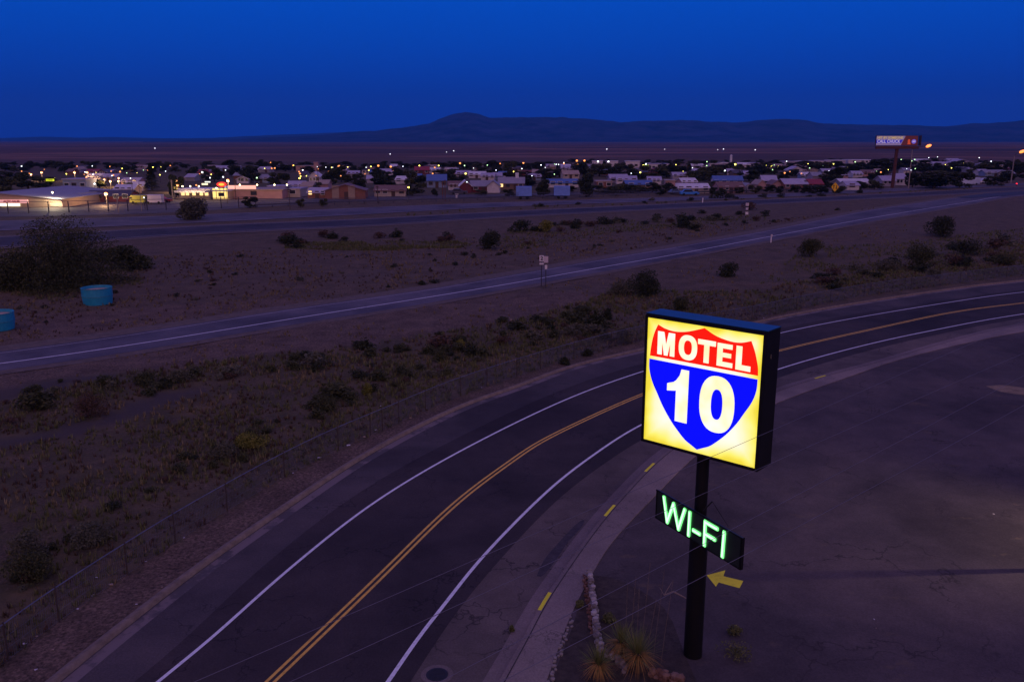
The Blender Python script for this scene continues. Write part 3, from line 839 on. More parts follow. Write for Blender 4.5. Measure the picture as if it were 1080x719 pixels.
# grasses: nobody could count them
def grass(name, polys, counts, m, h0, h1, seed, blades=7, patchy=.5):
    rnd = random.Random(seed); g = MB()
    for poly, cnt in zip(polys, counts):
        xs = [p[0] for p in poly]; ys = [p[1] for p in poly]
        C = np.array([(rnd.uniform(min(xs), max(xs)), rnd.uniform(min(ys), max(ys))) for _ in range(cnt*6)])
        # denser near the camera, where tufts show larger
        C = C[in_poly(C, poly)]
        for q in tracks: C = C[~in_poly(C, q)]
        keep = [c for c in C if noise.noise(Vector((c[0]*.16+seed, c[1]*.16, seed))) > rnd.uniform(-.5, .6)*patchy and rnd.random() < (60/max(35, c[1]))**1.1][:cnt]
        if not keep: continue
        Z = height(keep)
        for (x, y), z in zip(keep, Z):
            hs = rnd.uniform(h0, h1)
            for _ in range(blades):
                a = rnd.uniform(0, 6.28); r = rnd.uniform(0, .22)*hs*2; bx, by = x+math.cos(a)*r, y+math.sin(a)*r
                hh = hs*rnd.uniform(.5, 1.1); l = rnd.uniform(.1, .55)*hh; w = .013+.01*hs+y*.0004
                c, s = math.cos(a), math.sin(a)
                o = len(g.v)
                g.v += [(bx-s*w, by+c*w, z), (bx+s*w, by-c*w, z), (bx+c*l, by+s*l, z+hh)]
                g.f.append((o, o+1, o+2)); g.mi.append(0)
    return tag(g.build(name, m, norm=False), kind='stuff')
shoulderz = [GL([(0,395),(300,348),(560,305),(700,280),(820,258),(960,232),(960,262),(820,300),(660,300),(620,320),(450,350),(200,383),(0,410)])]
bare = [GL([(0,330),(0,285),(150,270),(300,262),(520,250),(800,234),(950,217),(900,222),(640,268),(440,302),(200,338),(0,362)])]
grass('dry_grass', [field, shoulderz[0], bare[0]], [15000, 1800, 9000], M_dry, .12, .38, 1.7, blades=6, patchy=.7)
grass('green_weeds', [field] + seg2, [34000, 1600, 3600, 1800, 3200], M_grn, .12, .45, 5.2, blades=6, patchy=.9)
grass('rusty_brush', [field, bare[0]], [14000, 4500], M_redg, .12, .4, 9.4, blades=6, patchy=.8)
med = GL([(400,226.5),(540,219),(800,209.5),(940,202.8),(1080,196.4),(1080,196.8),(940,204),(800,210.5),(540,222),(400,230)])
grass('median_grass', [med], [2600], M_grn, .3, .7, 3.4, patchy=.2)

# ------------------------------------------------------------------ planter by the sign pole
def blade_plant(name, px, py, hpx, label, seed, yel=.5):
    x, y = G(px, py, .12); rnd = random.Random(seed); s = pxm(y); h = hpx*s*1.35
    t = empty(name, (x, y, .10), label, 'plant')
    def fan(n, e0, e1, l0, l1, z0, w, droop):
        g = MB()
        for _ in range(n):
            a = rnd.uniform(0, 6.28); el = rnd.uniform(e0, e1); L = rnd.uniform(l0, l1); c, s_ = math.cos(a), math.sin(a)
            pts = []
            for k in range(4):
                q = k/3; rr = L*q*math.cos(el); zz = z0+L*q*math.sin(el) - droop*(q**2)*L
                pts.append((c*rr, s_*rr, max(.02, zz), w*(1-q)))
            o = len(g.v)
            for (X, Y, Z, W) in pts: g.v += [(X-s_*W, Y+c*W, Z), (X+s_*W, Y-c*W, Z)]
            for k in range(3): g.f.append((o+2*k, o+2*k+1, o+2*k+3, o+2*k+2)); g.mi.append(0)
        return g
    fan(200, .25, 1.45, h*.45, h*.8, h*.22, .013, .12).build('leaves', M_yuc, t, norm=False)
    fan(170, -.5, .35, h*.3, h*.55, h*.34, .012, .5).build('dead_leaves', M_yucd, t, norm=False)
    MB().tube((0,0,0),(0,0,h*.35),h*.12,h*.1,8).build('trunk', M_bark, t)
    return t
M_yuc = leafmat('yucca_leaves', [(.07,.095,.03),(.14,.16,.05),(.24,.23,.07)])
M_yucd = leafmat('dead_yucca_leaves', [(.22,.11,.03),(.38,.21,.06),(.48,.28,.09)])
blade_plant('yucca', 672, 705, 44, 'largest spiky yucca, closest to the sign pole', 3)
blade_plant('yucca', 655, 690, 36, 'spiky yucca behind and left of the largest one', 4)
blade_plant('yucca', 631, 712, 34, 'spiky yucca nearest the pavement at the end of the stone edging', 5)
M_stalk = mat('dry_stalk', (.17, .13, .10), .8, .3, 4)
for i, (px, py, top) in enumerate([(664,690,(668,618)),(676,692,(682,606)),(689,694,(697,612)),(671,690,(672,628)),(697,700,(706,622)),(659,684,(660,622)),(681,696,(690,640))]):
    x, y = G(px, py, .1); s = pxm(y); hh = (py-top[1])*s*1.25; dx = (top[0]-px)*s
    g = MB().path([(0,0,0),(dx*.3, .02, hh*.35),(dx*.75, .05, hh*.75),(dx, .05, hh)], .0065, 5)
    for k in range(7): 
        a = i*1.3+k*2.1; z = hh*(.6+.06*k); xx = dx*(.5+.07*k)
        g.tube((xx, .04, z), (xx+math.cos(a)*.09, .04+math.sin(a)*.07, z+.07), .004, .002, 4)
    tag(g.build('dry_flower_stalk', M_stalk, loc=(x, y, .08)), 'thin dry flower stalk rising out of the yuccas beside the sign pole', 'stalk', 'dry stalks in the planter')
# stone edgings
M_stn = leafmat('edging_stone', [(.12,.10,.09),(.24,.21,.19),(.42,.39,.37)], .85)
M_stnr = leafmat('red_edging_stone', [(.09,.05,.035),(.16,.085,.06),(.24,.15,.11)], .85)
def stone_row(name, px, label, n, r, width, m, z=.1, layers=1):
    c = resample(spline(GL(px, z)), n); rnd = random.Random(len(px)+n); g = MB()
    x0, y0 = c[0]
    for ly in range(layers):
        for (x, y) in c:
            rr = r*rnd.uniform(.7, 1.25)
            g.ball((x-x0+rnd.uniform(-width, width), y-y0+rnd.uniform(-width, width), rr*.55+ly*r*1.1), rr, 7, sq=(1, 1, .75), jit=.16, rnd=rnd)
    o = g.build(name, m, loc=(x0, y0, z-.02)); return tag(o, label, 'stone edging')
stone_row('stone_edging', [(621,608),(624,625),(627,645),(629,665),(633,690)], 'low row of pale mortared stones running from the pavement to the yuccas', 44, .10, .06, M_stn, layers=3)
stone_row('stone_edging', [(617,609),(619,625),(622,645),(624,668)], 'reddish brick-coloured stones leaning against the pale stone row', 30, .075, .06, M_stnr, layers=2)
rnd = random.Random(31)
for (x, y) in resample(spline(GL([(604,652),(599,665),(593,682),(586,700),(580,718),(570,745)], .1)), 30):
    q = rnd.uniform(.05, .09)
    o = MB().ball((0,0,q*.5), q, 7, sq=(1.1,.9,.75), jit=.18, rnd=rnd).build('edging_rock', M_stn, loc=(x+rnd.uniform(-.07,.07), y+rnd.uniform(-.07,.07), .1)); o.rotation_euler.z = rnd.uniform(0, 3)
    tag(o, 'small loose rock in the line along the pavement edge at the bottom', 'rock', 'rocks along the pavement edge')
stone_row('stone_edging', [(686,712),(694,713),(704,717),(718,722)], 'short row of reddish stones at the bottom right of the yuccas', 14, .13, .08, M_stnr, layers=2)
stone_row('stone_edging', [(640,690),(646,694),(652,698),(660,708)], 'grey stones between the two front yuccas', 12, .10, .06, M_stn, layers=2)
M_pl = mat('planter_soil', (.055, .042, .034), .95, .4, 5, bmp=.6)
patch([(626,606),(655,612),(700,640),(722,690),(735,730),(700,770),(600,770),(583,722),(604,660),(615,625)], M_pl, .108, 'planter_bed')
# dead branch lying/leaning behind the planter
x, y = G(700, 634, .1)
g = MB().tube((0,0,.25),(.35,.12,.32),.02,.025,6).tube((.35,.12,.32),(.95,-.05,.06),.035,.012,6).tube((.0,0,.25),(.32,.3,.6),.014,.008,5).tube((.0,0,.25),(-.15,.1,.5),.012,.006,5)
tag(g.build('dead_branch', mat('bleached_wood', (.24,.19,.15), .8, .2, 5), loc=(x, y, .1)), 'bleached dead branch standing behind the yuccas', 'branch')
for px, py, wpx, hpx, lb in ((778,690,46,13,'low green weeds sprouting at the right of the pole foot'), (776,668,20,10,'small weed patch behind the pole foot weeds'), (540,663,7,9,'little green weed growing in the gutter'), (640,655,22,9,'dark green weeds inside the planter behind the stones'), (612,640,10,8,'weeds squeezed between pavement and stone row')):
    x, y = G(px, py, .1); s = pxm(y); rnd = random.Random(int(px))
    t = empty('weed_clump', (x, y, .1 if px > 560 else .02), lb, 'weeds'); leaves(rnd, 600, lobeset(rnd, 9, wpx*s, hpx*s, .02), .04).build('leaves', M_grn, t, norm=False)

# litter and stones along the fence
M_lit = mat('white_litter', (.62, .60, .62), .6, .2, 5); M_rk = mat('tan_rock', (.34, .26, .20), .9, .3, 5)
lit = [(26,679,1.9),(39,671,1.2),(82,642,1.3),(98,628,1.6),(117,617,2.2),(102,609,1.1),(154,592,1),(171,619,.9),(144,637,1),(38,706,1.5),(56,685,1),(337,483,1.8),(367.5,470,1.8),(384,461,1.4),(396,453.5,1.3),(401.5,428.5,.9),(433,441,1.1),(508,409,1),(194,567,.9),(296,505,1),(309,499,.9),(360,352,1.0),(539,338,1.4),(806,336,1.1),(922,653,.9),(924,662,.5),(1048,542,.8)]
for i, (px, py, s) in enumerate(lit):
    onlot = px > 820 and py > 400; x, y = G(px, py, .1 if onlot else 0); rnd = random.Random(i); k = pxm(y)*s*1.15
    g = MB()
    if i % 3 == 1: 
        g.ball((0,0,k*.4), k, 7, sq=(1.2, .8, .6), jit=.2, rnd=rnd); o = g.build('rock', M_rk, loc=(x, y, .1 if onlot else .0)); tag(o, 'small pale tan rock lying along the roadside fence line', 'rock', 'small roadside rocks')
    else:
        n = 4; V = [Vector((a*k*.9, b*k*.6, k*.15+rnd.uniform(0, .5)*k)) for a in np.linspace(-1, 1, n) for b in np.linspace(-1, 1, n)]
        F_ = [(r*n+c, r*n+c+1, (r+1)*n+c+1, (r+1)*n+c) for r in range(n-1) for c in range(n-1)]
        g.add(V, F_); o = g.build('litter_scrap', M_lit, loc=(x, y, .1 if onlot else .0)); o.rotation_euler.z = rnd.uniform(0, 3)
        lb = {360:'white stick-like scrap on gravel below the frontage road',539:'pale scrap on the dirt below the twin signs',806:'white scrap on the verge right of the motel sign',922:'white scrap of litter on the parking lot',924:'tiny white speck just below the lot litter',1048:'small white scrap near the light patch on the lot'}.get(px)
        tag(o, lb or 'crumpled white scrap of litter along the roadside fence', 'litter', 'roadside litter')

# ------------------------------------------------------------------ teal tubs
M_teal = mat('teal_plastic', (.01, .27, .42), .5, .12, 2, spec=.5)
M_trimteal = mat('faded_teal_rim', (.05, .24, .32), .7, .3, 6)
M_tin = mat('dusty_tub_lining', (.42, .32, .26), .9, .2, 3)
for px, py, wpx, hpx, lb in ((103.5,323,30,18,'teal round tub on the dirt below the large mesquite'), (-3,350,35,19,'teal round tub cut by the left edge of the picture')):
    x, y, z = atg(px, py-3); s = pxm(y); r = wpx*s/2; h = hpx*s*.95
    t = empty('water_tub', (x, y, z), lb, 'tub', 'teal tubs')
    g = MB(); n = 28
    prof = [(r*.93, 0), (r*1.0, h*.5), (r*1.0, h), (r*.94, h), (r*.92, h*.82)]
    for (q, zz) in prof:
        for i in range(n): a = 2*math.pi*i/n; g.v.append((math.cos(a)*q, math.sin(a)*q, zz))
    for k in range(len(prof)-1):
        for i in range(n): a = k*n+i; b2 = k*n+(i+1) % n; g.f.append((a, b2, b2+n, a+n)); g.mi.append(0)
    g.build('shell', M_teal, t, smooth=False, norm=False)
    MB().tube((0,0,h*.97),(0,0,h*1.02),r*1.03,r*1.03,n,cap=False).tube((0,0,h*.5),(0,0,h*.54),r*1.02,r*1.02,n,cap=False).build('rim_band', M_trimteal, t)
    MB().tube((0,0,h*.78),(0,0,h*.84),r*.93,r*.93,n).build('lining', M_tin, t)

# ------------------------------------------------------------------ road signs
M_post = mat('galvanised_post', (.07, .065, .08), .6, .2, 4, metal=.4)
M_sw = mat('white_sign_face', (.78, .74, .74), .5, .06, 6)
M_sw2 = mat('faded_sign_back', (.60, .52, .55), .6, .1, 6)
M_ink = mat('black_sign_ink', (.02, .02, .025), .6, .1, 5)
def road_sign(px, pyb, parts, label, post=(0,), top=None, yaw=0.0):
    x, y, z = atg(px, pyb); s = pxm(y)
    t = empty('road_sign', (x, y, z), label, 'road sign', rz=yaw)
    for dx in post: MB().tube((dx*s, .05, -.1), (dx*s, .05, (pyb-top)*s), .05, .05, 6).build('post', M_post, t)
    for (cx, cy, w, h, m, nm) in parts:
        MB().box((cx*s, 0, (pyb-cy)*s), (w*s, .03, h*s)).build(nm, m, t)
    return t, s
t, s = road_sign(571, 302, [(0,272.5,4.6,6.4,M_sw,'panel'),(0,278,4.6,1.9,M_sw,'lower_plate')], 'white road sign with a black number, left of the twin signs', top=269)
def plate_text(body, parent, loc, size, m, depth_=.01, bold=0.0, name='lettering', rz=0.0, rx=math.pi/2, sx=1.0):
    c = bpy.data.curves.new('t', 'FONT'); c.body = body; c.size = size; c.extrude = depth_; c.offset = bold; c.align_x = 'CENTER'; c.align_y = 'CENTER'
    c.resolution_u = 3
    o = bpy.data.objects.new('t', c); COL.objects.link(o)
    dg = bpy.context.evaluated_depsgraph_get(); dg.update()
    me = bpy.data.meshes.new_from_object(o.evaluated_get(dg)); bpy.data.objects.remove(o); bpy.data.curves.remove(c)
    me.materials.clear(); me.materials.append(m); me.name = name
    q = bpy.data.objects.new(name, me); COL.objects.link(q); q.parent = parent; q.location = loc; q.rotation_euler = (rx, 0, rz); q.scale.x = sx
    return q
plate_text('2', t, (.10*s*10*.12, -.03, (302-272.4)*s), 5.6*s, M_ink, bold=.012)
t, s = road_sign(575.6, 304, [(0,273.5,4.6,6.8,M_sw2,'panel'),(.1,281.5,2.4,4.4,M_sw,'lower_plate')], 'plain pale road sign over a narrow white plate, right of the twin signs', top=270)
# yellow warning diamond
x, y, z = atg(880, 206); s = pxm(y)
t = empty('warning_sign', (x, y, z), 'yellow diamond warning sign with two black arrows near the billboard', 'road sign')
MB().tube((0, .06, -.1), (0, .06, 8.5*s), .06, .06, 6).build('post', M_post, t)
M_yel = mat('yellow_sign_face', (.95, .52, .02), .5, .08, 5)
hd = 4.9*s; zc_ = (206-197.4)*s
MB().prism([(0,-hd),(hd*.86,0),(0,hd),(-hd*.86,0)], 0, .04, lambda u, v, d: (u, -d, zc_+v)).build('panel', M_yel, t)
for sg, cx in ((1, -.28), (-1, .28)):
    a = hd
    body = [(cx*a-.07*a, -.42*a*1), (cx*a+.07*a, -.42*a), (cx*a+.07*a, .36*a), (cx*a-.07*a, .36*a)]
    head = [(cx*a-.2*a, sg*.18*a), (cx*a+.2*a, sg*.18*a), (cx*a, sg*.52*a)]
    MB().prism(body, .045, .06, lambda u, v, d: (u, -d, zc_+v)).prism(head, .045, .062, lambda u, v, d: (u, -d, zc_+v)).build('arrow', M_ink, t)
# white marker post
x, y, z = atg(813, 256); s = pxm(y)
t = empty('marker_post', (x, y, z), 'slim white marker post beside the frontage road', 'marker post')
MB().box((0, 0, 4*s), (.16, .05, 8.4*s)).build('post', M_sw, t); MB().box((.06, -.04, 7.6*s), (.3, .03, .35)).build('reflector', M_sw2, t)
# stacked small route signs near the highway
x, y, z = atg(787.5, 227); s = pxm(y)
t = empty('route_sign', (x, y, z), 'tall post with small pale route plates between highway and frontage road', 'road sign')
MB().tube((0,.05,-.1),(0,.05,12.5*s),.06,.06,6).build('post', M_post, t)
for cy, w, h, m in ((215.8, 3.4, 3.2, M_sw2), (220.2, 2.6, 2.6, M_sw2), (225, 3.0, 2.8, M_sw)):
    MB().box((0, 0, (227-cy)*s), (w*s, .04, h*s)).build('plate', m, t)
x, y, z = atg(741, 214); tag(MB().box((0,0,.55),(.25,.12,1.1)).box((0,0,1.15),(.4,.14,.2)).build('marker_post', M_sw, loc=(x,y,z)), 'short white marker at the far edge of the near carriageway', 'marker post')
x, y, z = atg(481.5, 210); tag(MB().box((0,0,.7),(.5,.2,1.4)).box((.1,0,1.3),(.9,.2,.3)).build('marker_post', M_sw, loc=(x,y,z)), 'white marker beside the guard rail in front of the red gabled house', 'marker post')

# ------------------------------------------------------------------ guard rail along the highway
def guard_rail(px, label, Hh, m, dash=3.8, cat='guard rail', name='guard_rail', rails=((.55,.35),), top=None):
    P = resample(spline(GL(px)), 90); o0 = P[0]; rel = lambda p, z: (p[0]-o0[0], p[1]-o0[1], z)
    t = empty(name, (*o0, 0), label, cat)
    for z, h in rails:
        g = MB()
        for a, b in zip(P, P[1:]):
            A = Vector(rel(a, 0)); B = Vector(rel(b, 0)); d = (B-A).normalized(); n_ = Vector((-d.y, d.x, 0))*.04
            g.add([A-n_+Vector((0,0,z)), B-n_+Vector((0,0,z)), B+n_+Vector((0,0,z)), A+n_+Vector((0,0,z)), A-n_+Vector((0,0,z+h)), B-n_+Vector((0,0,z+h)), B+n_+Vector((0,0,z+h)), A+n_+Vector((0,0,z+h))], [(0,1,5,4),(3,2,6,7),(4,5,6,7),(0,1,2,3)])
        g.build('rail', m, t, norm=False)
    L = sum(math.dist(a, b) for a, b in zip(P, P[1:])); k = min(98, int(L/dash))
    base = None
    for p in resample(P, k):
        if base is None:
            base = MB().box((0, .12, Hh/2), (.18, .18, Hh)).build('post', M_post, t, loc=rel(p, 0))
        else:
            c = base.copy(); COL.objects.link(c); c.parent = t; c.location = rel(p, 0)
M_rail = mat('weathered_rail_steel', (.085, .085, .12), .6, .2, 2, metal=.3)
guard_rail([(270,219),(400,214.5),(540,210.5),(660,207),(800,203),(870,201)], 'long dark guard rail between the highway and the town', 1.0, M_rail, rails=((.5,.4),(1.15,.1),(1.6,.1)))
guard_rail([(-100,227),(0,225.5),(100,223.5),(200,221),(270,218.5)], 'tall dark chain fence on the highway edge at the far left', 2.6, M_rail, rails=((.2,.06),(1.3,.06),(2.5,.1)), cat='fence', name='chain_fence')

# ------------------------------------------------------------------ utility poles and street lamps
M_wood = mat('utility_pole_wood', (.085, .055, .045), .9, .2, 3)
M_conc = mat('pale_concrete_pole', (.40, .33, .24), .8, .1, 3)
def upole(px, pyb, pyt, label, m, wpx=1.0, arm=True):
    x, y = G(px, pyb); s = pxm(y); h = (pyb-pyt)*s
    t = empty('utility_pole', (x, y, 0), label, 'pole')
    MB().tube((0,0,-.2),(0,0,h),wpx*s*.5,wpx*s*.36,8).build('post', m, t)
    if arm: MB().box((0,0,h*.93),(h*.18,.15,.18)).box((0,0,h*.84),(h*.12,.15,.15)).build('crossarm', M_wood, t)
    return t
upole(182.5,212,190, 'yellow-lit wooden pole left of the lit shop', M_conc, 1.4)
upole(125,224.5,206, 'pale concrete pole beside the red-walled building', M_conc, 1.5, False)
upole(149.5,223,193, 'thin pale pole right of the pale concrete pole', M_conc, .7, False)
upole(249,211,190, 'thin dark pole in front of the white shop sign', M_wood, .9)
upole(398.5,214,196, 'dark pole at the left of the cream house', M_wood, 1.0)
upole(141,214,178, 'slender pole left of the tall conifer', M_wood, .6)
upole(467,211,191, 'left of two red-brown poles beside the blue-roofed house', mat('red_brown_pole', (.16,.05,.04), .8, .2, 3), 1.0)
upole(469.6,212,190, 'right of two red-brown poles beside the blue-roofed house', MATS['red_brown_pole'], .9)
upole(306,221,199, 'thin pole right of the long lit wall', M_wood, .7)
upole(240,215,183, 'slender pole between lit shop and white sign', M_wood, .5)
upole(336,197,178, 'thin pole behind the brick garage', M_wood, .6)
upole(541,197,178, 'thin pole near the left blue trailer', M_wood, .5)
upole(724,193,175, 'thin distant pole over the white-roofed houses', M_wood, .5)

LAMPC = {'orange': ('sodium_lamp_glow', (1.0, .30, .04), 2.2), 'white': ('white_lamp_glow', (.85, .95, 1.0), 4.0), 'yellow': ('yellow_lamp_glow', (1.0, .85, .12), 5.0), 'green': ('greenish_lamp_glow', (.55, 1.0, .45), 3.0), 'violet': ('violet_lamp_glow', (.75, .65, 1.0), 7.0)}
lamps = [(18,184,'white',.9),(21.5,185,'white',.7),(34,184,'orange',1.5),(45,182,'orange',1.7),(58.5,188,'yellow',1),(71,183.5,'yellow',1.1),(79.5,182,'orange',1.8),(93,182,'orange',1.6),(92,187.5,'orange',1.3),(97.5,188.7,'orange',1.6),(111,189.3,'orange',1.4),(117.5,191.3,'orange',1.7),(101,194,'white',1.6),(126,188,'orange',1.5),(126.3,191,'orange',1.5),(127.5,181.2,'orange',1.3),(119,185.3,'white',1.0),(138.5,188.2,'white',1),(113,204.5,'orange',2.8),(26.5,202,'violet',2.6),
 (134.5,182.5,'green',.8),(153,208.5,'white',1.2),(186.5,190.8,'orange',2.3),(188.5,195.6,'orange',2.2),(204.5,178.9,'orange',1.6),(214,181.8,'white',1.7),(222.2,187.6,'white',1.2),(236,186.7,'white',1.4),(241.2,190.4,'orange',2.4),(208,195.3,'orange',1.2),(238.5,179.5,'white',.9),(152,179.5,'green',.7),(261.5,177.4,'white',1),(263,184,'white',.6),
 (271.5,187.6,'green',1.4),(290.2,177.4,'orange',1.2),(316.8,183.2,'orange',1.4),(316.4,188.1,'yellow',1.6),(344,176.5,'white',.7),(350,176.8,'yellow',.9),(358,176,'orange',2.7),(362.3,175.6,'orange',1.3),(367,176.3,'yellow',1),(386.4,176.6,'white',.8),(399.2,174.9,'orange',1.6),(412.4,175.9,'orange',1.5),(425.2,175.6,'white',.8),(442.5,174.8,'yellow',1.2),(462.8,174.8,'yellow',1.2),(485.3,172.3,'orange',1.5),(490,174.8,'green',1.1),(499.6,177.4,'white',.7),(514,174.3,'green',.9),(527.5,172.6,'orange',.9),
 (491.2,183.2,'yellow',1.6),(431.2,197.7,'yellow',1.7),(492.6,192.1,'white',.9),(546.7,198.2,'yellow',2.0),(541.5,181,'yellow',1.5),(552,172,'orange',1.3),(570.6,174.2,'white',1),(575,176.8,'white',.7),(586.5,173.5,'white',.9),(589,173.6,'white',.9),(594.5,171.6,'white',.8),(608.2,169.6,'orange',1.6),(608.8,174,'orange',2.0),(616.2,169.5,'orange',1.5),(630.5,170.5,'white',1.6),(641.4,170.5,'white',1.5),(561,185.5,'white',.8),
 (675,182,'yellow',1.4),(678,174.3,'yellow',1.1),(681,173.1,'white',1.3),(705,175.2,'yellow',1.9),(712.4,174,'yellow',1.2),(745,174.8,'green',1),(764,180.1,'white',1.3),(775,173.5,'yellow',1.8),(807.5,174.7,'yellow',.9),(813.4,175.4,'yellow',1.6),(820.4,175.8,'yellow',1.8),(827,182.5,'orange',1.3),(851.6,173.2,'yellow',1.4),(857.6,175,'yellow',.9),(878.4,173,'yellow',1.1),(873.6,180.4,'white',.9),
 (949,168.5,'green',1.3),(960.3,169.8,'green',1.2),(963.5,168.3,'green',.9),(978,166.4,'white',.7),(987,165.6,'white',.6),(1031,166.5,'white',.8),(286,171.5,'orange',.8),(335,176,'white',.6),(430,181,'white',.6),(655,176.5,'yellow',.7),(730,177,'white',.7),(893,177,'yellow',.8)]
rl = random.Random(77)
for i in range(84):
    px = rl.uniform(2, 1060) if i % 2 else rl.uniform(2, 420)
    lamps.append((px, rl.uniform(174.5, 186) if px < 500 else rl.uniform(169.5, 184), rl.choice(['orange', 'orange', 'white', 'yellow']) if px < 500 else rl.choice(['white', 'yellow', 'orange', 'green']), rl.uniform(.55, 1.15)))
lamps.sort()
cnt = {}; tot = {}
lampmesh = {}
for px, py, c, r in lamps:
    nm, cc, st = LAMPC[c]; m = emis(nm, cc, st, (.5, .5, .5))
    # stands below: farther lamps are higher up in the picture
    drop = 9 if py < 178 else 11
    if c == 'violet': drop = 9
    pyb = max(py + drop*.8, 181) if py < 190 else py + 12
    pyb = max(pyb, 176)
    x, y = G(px, pyb); s = pxm(y); z = CAMH + (148-py)*0
    zz = CAMH - (py-HOR)/F*y*1.0
    # exact height so the head meets the traced place
    a = (359.5-py)/F; dirz = -SP + a*CP; diry = CP + a*SP; zz = CAMH + dirz/diry*y
    zz = max(zz, 2.5); i = cnt.get((c, quarter(px)), 0); cnt[(c, quarter(px))] = i+1
    t = empty('street_lamp', (x, y, 0), f'glowing {c} town street lamp, {ordn(i)} {c} one from left in the {quarter(px)}', 'street lamp', 'street lamps of the town')
    MB().tube((0,0,0),(0,0,zz-.1),.09,.07,5).build('post', M_post, t)
    key = (c, round(r, 1)); rad = .5*r*s*(1.45 if c == 'orange' else 1.15)
    MB().ball((0,0,0), rad, 8, sq=(1,1,.85)).build('lamp', m, t, loc=(0,0,zz), smooth=True)
    if c in ('orange', 'violet') and r > 1.35 and px < 260:
        l = bpy.data.lights.new('glow', 'POINT'); l.energy = 750*r; l.color = (1,.55,.25) if c == 'orange' else (.8,.7,1); l.shadow_soft_size = .6
        lo = bpy.data.objects.new('light', l); COL.objects.link(lo); lo.parent = t; lo.location = (0, -1.2, zz-rad-.3)

# highway lamps with mast arms at the right
for px, pyt, pyb, hx, hy, rr, lb in ((958,158,199,974.5,153.5,4.6,'tall mast-arm street lamp glowing orange just right of the billboard'), (1066,164.5,194,1073.5,159.5,4.8,'tall mast-arm street lamp glowing orange at the right edge')):
    x, y = G(px, pyb); s = pxm(y); a = (359.5-hy)/F; zh = CAMH + (-SP+a*CP)/(CP+a*SP)*y
    a = (359.5-pyt)/F; zt = CAMH + (-SP+a*CP)/(CP+a*SP)*y
    t = empty('highway_lamp', (x, y, 0), lb, 'street lamp')
    MB().tube((0,0,0),(0,0,zt),.22,.13,8).build('post', mat('lamp_post_steel', (.30,.25,.22), .5, .1, 2, metal=.3), t)
    dx = (hx-px)*s
    MB().path([(0,0,zt),(dx*.4,0,zt+(zh-zt)*.7),(dx,0,zh)], .09, 6).build('mast_arm', M_post, t)
    h = MB().ball((0,0,0), rr*s*.5, 10, sq=(1.35,.8,.62)).build('lamp', emis('bright_sodium_glow', (1.0,.24,.02), 2.4, (.5,.5,.5)), t, loc=(dx,0,zh-.15), smooth=True)
    h.rotation_euler.y = -.35

# ------------------------------------------------------------------ billboard
x, y = G(941, 198); s = pxm(y); zb = lambda py: CAMH + (-SP+(359.5-py)/F*CP)/(CP+(359.5-py)/F*SP)*y
bb = empty('billboard', (x, y, 0), 'wide lit billboard on a single red-brown post above the highway', 'billboard')
M_bp = mat('red_brown_steel', (.10, .035, .03), .7, .2, 2); M_bf = mat('billboard_frame', (.03,.018,.03), .6, .2, 2)
MB().tube((0,0,0),(.3,0,zb(155.5)),.6,.55,16).build('post', M_bp, bb)
zT, zB = zb(143.5), zb(153.3); X0, X1 = (921-941)*s, (961.5-941)*s; BW = X1-X0; BH = zT-zB
byaw = -.18
MB().box(((X0+X1)/2, .5, (zT+zB)/2), (BW+.3, 1.0, BH+.2), byaw).build('box_frame', M_bf, bb)
MB().box((X1+1.0*math.cos(byaw)+.2, .0, (zT+zB)/2), (.5, 1.6, BH+.3), byaw).build('side_panel', M_bf, bb)
MB().box(((X0+X1)/2, -.15, zB-.75), (BW+.4, 2.0, .9), byaw).build('catwalk', M_bp, bb)
def bbf(u, v, d):
    p = Matrix.Rotation(byaw, 3, 'Z') @ Vector(((u-.5)*BW, -.52-d, 0)); return ((X0+X1)/2+p.x, .5+p.y, zB+v*BH)
Ml = emis('lit_poster_lilac', (.26, .18, .36), .42, (.3,.3,.4)); Mdk = emis('lit_poster_dark', (.10, .018, .03), .6, (.05,.02,.02)); Mbl = emis('lit_poster_blue', (.03, .02, .42), .7, (.05,.05,.3))
Mwh = emis('lit_poster_white', (.60,.50,.75), .55, (.5,.5,.5)); Mye = emis('lit_poster_yellow', (.62,.42,.16), .55, (.5,.5,.2)); Mor = emis('lit_poster_orange', (.55,.06,.02), .7, (.3,.1,.05)); Mvi = emis('lit_poster_violet', (.16,.10,.60), .8, (.1,.1,.3))
po = MB().prism([(0,0),(1,0),(1,1),(0,1)], 0, .05, bbf).build('poster', Mdk, bb)
MB().prism([(0,0),(.60,0),(.70,1),(0,1)], .06, .08, bbf).build('pale_field', Ml, po)
MB().prism([(.0,.22),(.60,.22),(.645,.58),(0,.58)], .085, .10, bbf).build('blue_band', Mbl, po)
g = MB(); g.prism([(.79+.03*math.cos(a)*1.0, .45+.2*math.sin(a)) for a in np.linspace(0, 6.28, 12)[:-1]], .06, .09, bbf).prism([(.76,.1),(.84,.1),(.82,.38),(.77,.38)], .06, .085, bbf); g.build('portrait_shape', Mor, po)
MB().prism([(.91+.055*math.cos(a), .40+.24*math.sin(a)) for a in np.linspace(0, 6.28, 20)[:-1]], .06, .09, bbf).build('round_badge', Mvi, po)
def bt(body, u, v, hgt, m, wid, nm='lettering'):
    o = plate_text(body, po, bbf(u, v, .12), hgt*BH*1.35, m, .01, .03, nm, byaw)
    w = o.dimensions.x or 1; bb_ = [c[0] for c in o.bound_box]; w = max(bb_)-min(bb_); o.scale.x = wid*BW/max(w, .1)
bt('HIT BY SOMEONE', .33, .80, .26, Mye, .62); bt('CALL CHUCK', .30, .40, .36, Mwh, .56); bt('444', .91, .40, .20, Mwh, .07)

